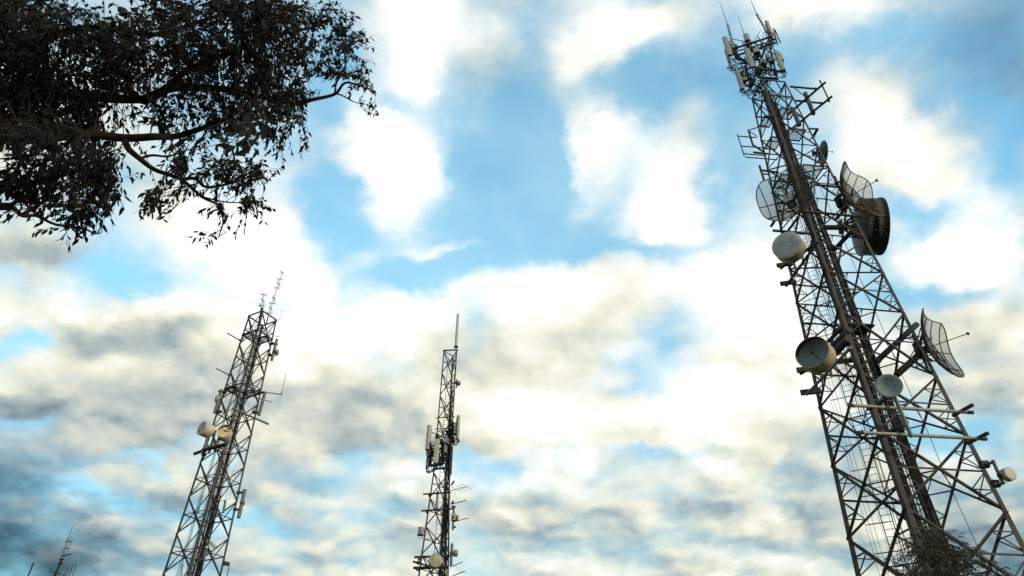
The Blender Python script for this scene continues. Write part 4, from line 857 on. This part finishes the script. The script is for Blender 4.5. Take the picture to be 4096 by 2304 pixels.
t = thing('antenna_outrigger', 'two level pipes with an upright between them, across the middle tower above its small dishes', 'mounting frame', at(KD(640, 960), 44))
hpole(t, KD, (318, 585), (985, 540), 43.9, .055, DARK, 'arm'); hpole(t, KD, (273, 987), (1060, 932), 43.9, .055, DARK, 'arm'); pole(t, KD, (667, 508), (625, 965), 43.8, .055, GALV, 'upright')
b = MB()
for p in ((475, 610), (412, 1010), (665, 560), (628, 950)): clamp_(b, at(KD(*p), 44), .13, .14)
b.build('clamp', DARK, t)
for p, q in (((1062, 272), (1005, 360)), ((1047, 757), (1005, 815))): hpole(t, KD, q, p, 44.3, .06, DARK, 'stub')
gy = 'yagi antennas on the middle tower'
def dirof(K, c, a_, b_, Y): P = at(K(*a_), Y); return (atz(K(*b_), P.z) - P).normalized()
ev = dirof(KD, None, (1035, 415), (1230, 513), 44.3)
yagi('topmost yagi antenna of the middle tower, with wide cross elements', KD, (985, 500), (1392, 395), 44.3, [.34, .62, .92], 1.25, ev, gy, .014)
yagi('second yagi from the top of the middle tower, held by a thin stay', KD, (1005, 828), (1350, 732), 44.3, [.1, .5], .12, None, gy, .02, stay=(.5, 1.1))
yagi('third yagi from the top, just below the small domed dish', KD, (1050, 1252), (1410, 1158), 44.3, [.1, .8], .12, None, gy, .018, stay=(.8, .6))
yagi('yagi antenna right of the big round dish of the middle tower', KE, (1085, 1200), (1362, 1084), 44.3, [.28], .12, None, gy, .018)
yagi('lowest yagi antenna of the middle tower, at the bottom edge', KE, (1085, 1455), (1425, 1322), 44.3, [.2, .4, .6, .75, .9], .16, None, gy, .018, stay=(.75, .75))
t, bk = drum('dish_antenna', 'small grey domed dish facing right with a cream box behind, on the middle tower', disc_pose(KD, (1138, 1168), 30, 80, 14, (1, -.2), 44.2, False), .2, GREYP, GREYP, 'dome')
pole(t, KD, (1057, 885), (1035, 1449), 44.3, .07); b = MB(); b.box(at(KD(1050, 1143), 44.2), V((.16, 0, 0)), V((0, .14, 0)), V((0, 0, .2))); b.build('housing', CREAM, t)
hpole(t, KD, (1000, 880), (1105, 887), 44.3, .06, DARK); hpole(t, KD, (1010, 1378), (1110, 1378), 44.3, .06, DARK)
t, bk = drum('dish_antenna', 'small grey dish facing left on the left leg of the middle tower', disc_pose(KE, (253, 282), 48, 84, 12, (-1, -.2), 44.0), .04, RADOME, RADOME)
hpole(t, KE, (225, 205), (370, 225), 44.2, .07, DARK); hpole(t, KE, (190, 382), (345, 398), 44.2, .07, DARK); b = MB(); b.box(at(KE(335, 300), 44.2), V((.07, 0, 0)), V((0, .1, 0)), V((0, 0, .2))); b.build('housing', CREAM, t)
coil(t, KE, (270, 430), 44.1, .14, 1, .012)
t, bk = drum('drum_dish_antenna', 'small pale drum dish seen from behind, right side of the middle tower low down', disc_pose(KE, (1212, 862), 32, 94, 6, (1, -.2), 44.2, False), .16, CREAM, GREYP)
hpole(t, KE, (1075, 865), (1160, 845), 44.2, .07, PALE); pole(t, KE, (1090, 612), (1058, 1200), 44.2, .09)
t, bk = drum('drum_dish_antenna', 'big round drum dish with a plain tan face, low on the middle tower', disc_pose(KE, (662, 1037), 172, 175, 0, (-.2, -1), 43.6), .35, SHROUD, CREAM)
hpole(t, KE, (115, 962), (1030, 928), 44.1, .07, DARK); hpole(t, KE, (90, 1240), (1000, 1212), 44.1, .085, DARK); hpole(t, KE, (80, 1075), (560, 1212), 44.3, .06, DARK)
b = MB()
for p in ((245, 1000), (200, 1270), (220, 1105)): clamp_(b, at(KE(*p), 44), .15, .16)
b.build('clamp', DARK, t)

# ---- distant mast at the lower left
KF = crop(50, 2050, .17534); YF = 70
P0_, P1_ = at(KF(1345, 535), YF), at(KF(960, 1449), YF)
t = thing('antenna_mast', 'distant thin mast with dipole loops and a crossbar, at the bottom left', 'mast', V((P1_.x, P1_.y, 0)))
MB().tube(at(KF(1120, 1080), YF), P0_, .065, .05, n=8).build('upper_pole', WHITEP, t); MB().tube(P1_, at(KF(1120, 1080), YF), .12, .09, n=8).build('middle_pole', DARK, t)
MB().tube(V((P1_.x, P1_.y, 0)), P1_, .16, .12, n=8).build('lower_pole', DARK, t)
pole(t, KF, (1380, 300), (985, 1360), YF - .2, .022, DARK, 'whip')
for c, dx in (((1290, 662), 52), ((1232, 820), 48)):
    P = at(KF(*c), YF); e = V((dx * .0055, 0, 0)); MB().bar(P - e, P + e, .07, .06).build('dipole_arm', DARK, t)
    for sg in (-1, 1): MB().path([P + e * sg + V((.06 * sin(a_), 0, .32 * cos(a_))) for a_ in [k * pi / 6 for k in range(13)]], .014, 4).build('dipole', DARK, t)
hpole(t, KF, (1120, 1002), (1322, 943), YF, .06, DARK, 'side_arm')
for c in ((1120, 1070), (1092, 1162)): P = at(KF(*c), YF); MB().box(P, V((.2, 0, 0)), V((0, .1, 0)), V((0, 0, .045))).build('collar', DARK, t)
hpole(t, KF, (980, 1372), (860, 1352), YF, .045, DARK, 'crossbar'); hpole(t, KF, (980, 1375), (1225, 1449), YF, .045, DARK, 'crossbar')
pole(t, KF, (1250, 1290), (1195, 1440), YF, .045, GALV, 'upright')
b = MB(); A_, B_ = at(KF(1418, 1205), YF), at(KF(1320, 1460), YF); s_ = V((.17, 0, 0))
b.path([B_ - s_, A_ - s_, A_ - s_ * .6 + V((0, 0, .16)), A_ + s_ * .6 + V((0, 0, .16)), A_ + s_, B_ + s_], .028, 5); b.build('folded_dipole', DARK, t)
P = at(KF(465, 1185), YF); t = thing('pole', 'distant plain dark pole left of the thin mast, at the bottom left corner', 'pole', V((P.x, P.y, 0))); MB().tube(V((P.x, P.y, 0)), P, .09, .07, n=8).build('shaft', DARK, t); MB().tube(P, P + V((0, 0, .12)), .08, .08, n=8).build('cap', DARK, t)

# ------------------------------------------------------------------ trees
random.seed(5)
TC = crop(0, 0, .6903)
def spline(pts, n=6):       # smooth curve through points (Catmull-Rom)
    out = []; P = [pts[0]] + pts + [pts[-1]]
    for i in range(1, len(P) - 2):
        for k in range(n):
            t = k / n; a, b_, c, d = P[i - 1], P[i], P[i + 1], P[i + 2]
            out.append(.5 * ((2 * b_) + (c - a) * t + (2 * a - 5 * b_ + 4 * c - d) * t * t + (3 * b_ - a - 3 * c + d) * t ** 3))
    return out + [pts[-1]]
TB = V((-8.6, 3.6, 0))
et = thing('eucalyptus_tree', 'large dark eucalyptus tree reaching over the top left corner', 'tree', TB)
fork = V((-8.0, 4.0, 4.6))
limbs = [   # pixel points (photo crop), distances, radii
 ([(-60, 800), (120, 795), (250, 800), (500, 777), (720, 800), (900, 792), (1020, 790), (1150, 750), (1300, 700), (1480, 690), (1600, 640)], 8.3, 8.6, .062, .016),
 ([(720, 805), (745, 862), (810, 920), (900, 985), (1050, 1040), (1170, 1140), (1270, 1195), (1292, 1290), (1262, 1382)], 8.4, 8.0, .032, .004),
 ([(1050, 1040), (1130, 1035), (1200, 1085), (1350, 1060), (1480, 1020), (1530, 1080)], 8.2, 8.0, .02, .004),
 ([(810, 920), (880, 900), (980, 905), (1100, 865), (1160, 870)], 8.3, 8.2, .015, .004),
 ([(1170, 1140), (1300, 1170), (1400, 1180), (1440, 1230)], 8.1, 8.0, .009, .003),
 ([(-60, 600), (80, 590), (200, 535), (400, 545), (600, 567), (850, 572), (950, 520), (1100, 400), (1350, 300), (1600, 210), (1850, 150)], 9.2, 9.4, .085, .012),
 ([(850, 572), (1000, 512), (1250, 512), (1500, 560), (1700, 600), (1810, 577), (1940, 545), (2000, 480), (2090, 500), (2160, 520)], 9.2, 9.4, .045, .004),
 ([(1900, 560), (1960, 545), (2050, 590), (2100, 603)], 9.4, 9.4, .012, .003),
 ([(1940, 545), (1950, 480), (2000, 380), (1990, 300), (1900, 240)], 9.4, 9.3, .012, .004),
 ([(-60, 1190), (60, 1200), (130, 1250), (210, 1250), (320, 1300), (480, 1322), (555, 1355), (585, 1310), (600, 1260)], 8.0, 7.8, .024, .003),
 ([(-60, 1210), (60, 1195), (200, 1050), (400, 1000), (600, 900), (700, 860)], 8.2, 8.3, .024, .006),
 ([(130, 1245), (250, 1170), (380, 1100), (520, 1010)], 8.0, 8.0, .018, .005),
 ([(-60, 690), (200, 705), (400, 640), (700, 520), (1000, 340)], 9.6, 9.8, .06, .01),
 ([(-60, 320), (150, 260), (350, 190), (600, 160), (900, 200), (1200, 110), (1500, 40)], 10, 10, .07, .012),
 ([(1300, 700), (1450, 730), (1600, 700), (1750, 720)], 8.7, 8.8, .015, .004),
 ([(555, 1355), (590, 1340), (575, 1250)], 7.8, 7.8, .006, .002),
]
LB = []
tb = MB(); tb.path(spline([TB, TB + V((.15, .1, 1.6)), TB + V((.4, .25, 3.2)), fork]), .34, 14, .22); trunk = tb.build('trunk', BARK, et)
for pts, d0, d1, r0, r1 in limbs:
    n = len(pts); w3 = [far(TC(*p), d0 + (d1 - d0) * i / (n - 1) + (.12 * sin(i * 2.3) if i else 0)) for i, p in enumerate(pts)]
    if pts[0][0] < 0: w3 = [fork + V((0, 0, random.uniform(-.3, .6))), fork.lerp(w3[0], .5) + V((0, 0, .25))] + w3
    c = spline(w3, 5); b = MB(); b.path(c, r0 * 1.15, 9, r1); b.build('branch', BARK, et)
    LB.append((c, r0, r1))
allp = [p for c, _, _ in LB for p in c]
# foliage masses: crop x, y, half sizes, number of twigs, near and far distance, leaf size
MASS = [(120, 230, 420, 260, 300, 8.5, 11.5, 1), (480, 330, 380, 250, 300, 8.5, 11.5, 1), (880, 330, 360, 260, 330, 8.3, 11, 1), (1280, 230, 380, 260, 360, 8, 11, 1), (1600, 260, 260, 250, 250, 8.2, 10.5, 1),
 (1850, 190, 190, 190, 150, 8.8, 10, .9), (2020, 300, 90, 140, 60, 9, 10, .8), (1950, 410, 75, 40, 22, 9.2, 9.6, .8), (2090, 470, 60, 45, 18, 9.2, 9.6, .8), (1450, 560, 300, 130, 190, 8, 10, 1), (1720, 560, 90, 60, 35, 9, 9.6, .8),
 (1690, 740, 95, 85, 46, 8.6, 9.2, .9), (1360, 770, 90, 100, 16, 4.8, 5.6, 1.1), (1480, 700, 110, 70, 14, 5.5, 6.5, 1.1), (1050, 640, 260, 110, 100, 8.5, 10, 1), (240, 640, 380, 150, 220, 8.5, 10.5, 1), (680, 680, 280, 100, 60, 8.5, 10, .9),
 (300, 930, 330, 170, 190, 8, 9.6, 1), (560, 990, 150, 150, 90, 7.8, 8.8, 1), (130, 1070, 180, 90, 50, 8, 9, 1), (430, 1170, 120, 90, 38, 7.6, 8.4, 1), (35, 1265, 35, 45, 8, 7.2, 7.8, 1), (390, 1300, 40, 30, 8, 7.6, 8, .9), (500, 1230, 50, 60, 10, 7.8, 8, .9),
 (1060, 870, 100, 70, 40, 8, 8.6, .9), (1050, 950, 60, 30, 12, 8, 8.6, .9), (1270, 1010, 130, 80, 50, 7.8, 8.3, .85), (1440, 1020, 90, 90, 45, 7.8, 8.3, .85), (1480, 1080, 60, 60, 16, 7.8, 8.1, .8), (1010, 1130, 120, 50, 30, 7.9, 8.2, .9), (920, 1090, 40, 50, 9, 7.9, 8.2, .9), (1430, 1200, 45, 55, 14, 7.9, 8.1, .85), (1240, 1180, 60, 40, 12, 7.9, 8.1, .85), (1300, 1240, 30, 30, 6, 7.9, 8, .8), (1215, 1362, 38, 12, 5, 7.9, 8, .8), (2160, 555, 25, 18, 3, 9.3, 9.5, .9), (2085, 605, 22, 10, 3, 9.3, 9.5, .9), (60, 440, 280, 160, 150, 8.8, 11.5, 1), (230, 780, 300, 55, 80, 6.6, 7.9, .8), (100, 600, 220, 120, 70, 8.5, 11, 1), (60, 100, 200, 120, 100, 9, 11.5, 1), (950, 40, 190, 50, 50, 9, 11, 1), (1500, 60, 330, 70, 120, 8.5, 11, 1), (250, 30, 260, 60, 60, 9.5, 11.5, .9)]
lv = MB(); tw = MB(); V0 = V
def leaf(b, p, d, L_, w_):
    """hanging lance-shaped leaf, folded along the middle and bent"""
    d = d.normalized(); s = d.cross(V((random.uniform(-1, 1), random.uniform(-1, 1), .2))).normalized(); nn = d.cross(s); bend = random.uniform(-.22, .22) * L_; f = w_ * .18
    ax = [p, p + d * L_ * .33 + nn * bend * .5, p + d * L_ * .68 + nn * bend * .8, p + d * L_ + nn * bend + s * bend * .6]
    vs = [ax[0], ax[1] - s * w_ * .5 + nn * f, ax[1], ax[1] + s * w_ * .5 + nn * f, ax[2] - s * w_ * .38 + nn * f, ax[2], ax[2] + s * w_ * .38 + nn * f, ax[3]]
    b.add(vs, [(0, 1, 2), (0, 2, 3), (1, 4, 5, 2), (2, 5, 6, 3), (4, 7, 5), (5, 7, 6)])
for (cx, cy, rx, ry, nt_, n0, n1, ls) in MASS:
    for k in range(nt_):
        a_ = random.uniform(0, 2 * pi); r_ = sqrt(random.random()) * random.choice((1, 1, 1, .93, 1.06)); x, y = cx + rx * r_ * cos(a_), cy + ry * r_ * sin(a_)
        # natural gaps where the sky shows
        if noise.noise(V((x / 70, y / 70, 2.2))) > (.34 if x < 800 and y < 800 else .20) and random.random() < .88: continue
        if (x - 900) ** 2 / 75 ** 2 + (y - 600) ** 2 / 30 ** 2 < 1 or (x - 670) ** 2 / 110 ** 2 + (y - 45) ** 2 / 48 ** 2 < 1 or ((x - 830) / 90) ** 2 + ((y - 690) / 40) ** 2 < 1: continue
        if y > 815 and 770 < x < 900 and y < 1010: continue
        P = far(TC(x, y), random.uniform(n0, n1)); q = min(allp[::2], key=lambda z: (z - P).length_squared)
        if (q - P).length > 1.6: q = P + (q - P).normalized() * random.uniform(.5, 1.0)
        dirv = (P - q).normalized() if (P - q).length > .02 else V((1, 0, 0)); st = P - dirv * min(.45, (P - q).length) + V((0, 0, .1))
        dr = (dirv + V((random.uniform(-.7, .7), random.uniform(-.7, .7), random.uniform(-.9, .3)))).normalized(); ln = random.uniform(.16, .34) * ls
        tp = [st, P, P + dr * ln * .5 + V((0, 0, -.02)), P + dr * ln + V((0, 0, -.07))]
        if n0 > 7 and k % 2 == 0: mid = q.lerp(st, .5) + V((random.uniform(-.06, .06), random.uniform(-.06, .06), .06)); tw.path([q, mid, st], .005, 4, .0035, cap=False)
        tw.path(tp, .0035, 4, .0015, cap=False)
        for j in range(random.randint(6, 9)):
            t_ = j / 8; pos = tp[1].lerp(tp[3], t_ ** .9) if j > 1 else st.lerp(P, .5 + .4 * j)
            ld = V((random.gauss(0, .6), random.gauss(0, .6), -.9)) * 1.0 + dr * .5
            leaf(lv, pos, ld, random.choice((.75, 1, 1, 1.15)) * random.uniform(.065, .115) * ls, random.uniform(.024, .042) * ls)
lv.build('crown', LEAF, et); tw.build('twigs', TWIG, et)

# feathery tree in front of the tall tower, lower right
KG = crop(3600, 2050, .1753); FY = 13.5
bot = at(KG(900, 1500), FY); ft = thing('feathery_tree', 'feathery green tree top in front of the foot of the tall tower', 'tree', V((bot.x, FY, 0)))
top = at(KG(700, 800), FY)
MB().path(spline([V((bot.x, FY, 0)), V((bot.x + .1, FY, 1.5)), V((bot.x, FY, bot.z - .4)), top]), .16, 10, .03).build('trunk', BARK, ft)
fl = MB(); fb = MB(); FM = [(560, 560, 220, 160, 46), (480, 850, 230, 200, 60), (800, 850, 260, 220, 60), (640, 480, 60, 100, 12), (980, 560, 60, 80, 12), (1030, 830, 160, 160, 30), (1220, 780, 90, 120, 18), (1320, 880, 110, 100, 18), (1480, 900, 60, 60, 10), (1300, 1120, 300, 170, 70), (1600, 1160, 160, 150, 34), (1750, 1330, 160, 130, 34), (400, 1250, 220, 180, 46), (800, 1250, 350, 220, 90), (1250, 1380, 350, 130, 70), (250, 1000, 90, 120, 14), (250, 1400, 220, 60, 26), (1900, 1420, 90, 60, 14), (560, 420, 120, 50, 10), (1000, 1550, 1000, 130, 120), (900, 680, 90, 120, 14)]
for cx, cy, rx, ry, nf in FM:
    for k in range(int(nf * .42)):
        a_ = random.uniform(0, 2 * pi); r_ = sqrt(random.random()); x, y = cx + rx * r_ * cos(a_), cy + ry * r_ * sin(a_)
        if noise.noise(V((x / 170, y / 170, 8.1))) > .12: continue
        P = at(KG(x, y), FY + random.uniform(-.7, .7)); d = V((random.gauss(.2, .6) + (x - 900) / 900, random.gauss(0, .5), random.uniform(-.1, .6))).normalized(); L_ = random.uniform(.28, .52)
        pts = [P - d * L_ * .6 - V((0, 0, .06)), P, P + d * L_ * .5 + V((0, 0, .02)), P + d * L_ - V((0, 0, .12))]
        fb.path(pts, .003, 4, .0015, cap=False)
        for j in range(22):
            t_ = j / 21; p = pts[1].lerp(pts[3], t_) if t_ > .3 else pts[0].lerp(pts[1], t_ * 3); s = V((random.gauss(0, .6), random.gauss(0, .6), -random.uniform(.5, 1.3))) + d * .7
            s.normalize(); l = random.uniform(.06, .12); sd = s.cross(V((random.uniform(-1, 1), random.uniform(-1, 1), 0))).normalized() * .006; e = p + s * l * .6; f = e + (s + V((0, 0, -.5))).normalized() * l * .5
            fl.add([p - sd, p + sd, e + sd, e - sd, f], [(0, 1, 2, 3), (3, 2, 4)])
    c = at(KG(cx, cy), FY); MB().path(spline([top.lerp(V((bot.x, FY, bot.z)), random.random()), top.lerp(c, .5) + V((0, 0, .1)), c]), .025, 6, .006).build('branch', BARK, ft)
fl.build('crown', FERN, ft); fb.build('twigs', TWIG, ft)
for o in list(bpy.data.objects):
    if '_b' in o: del o['_b']
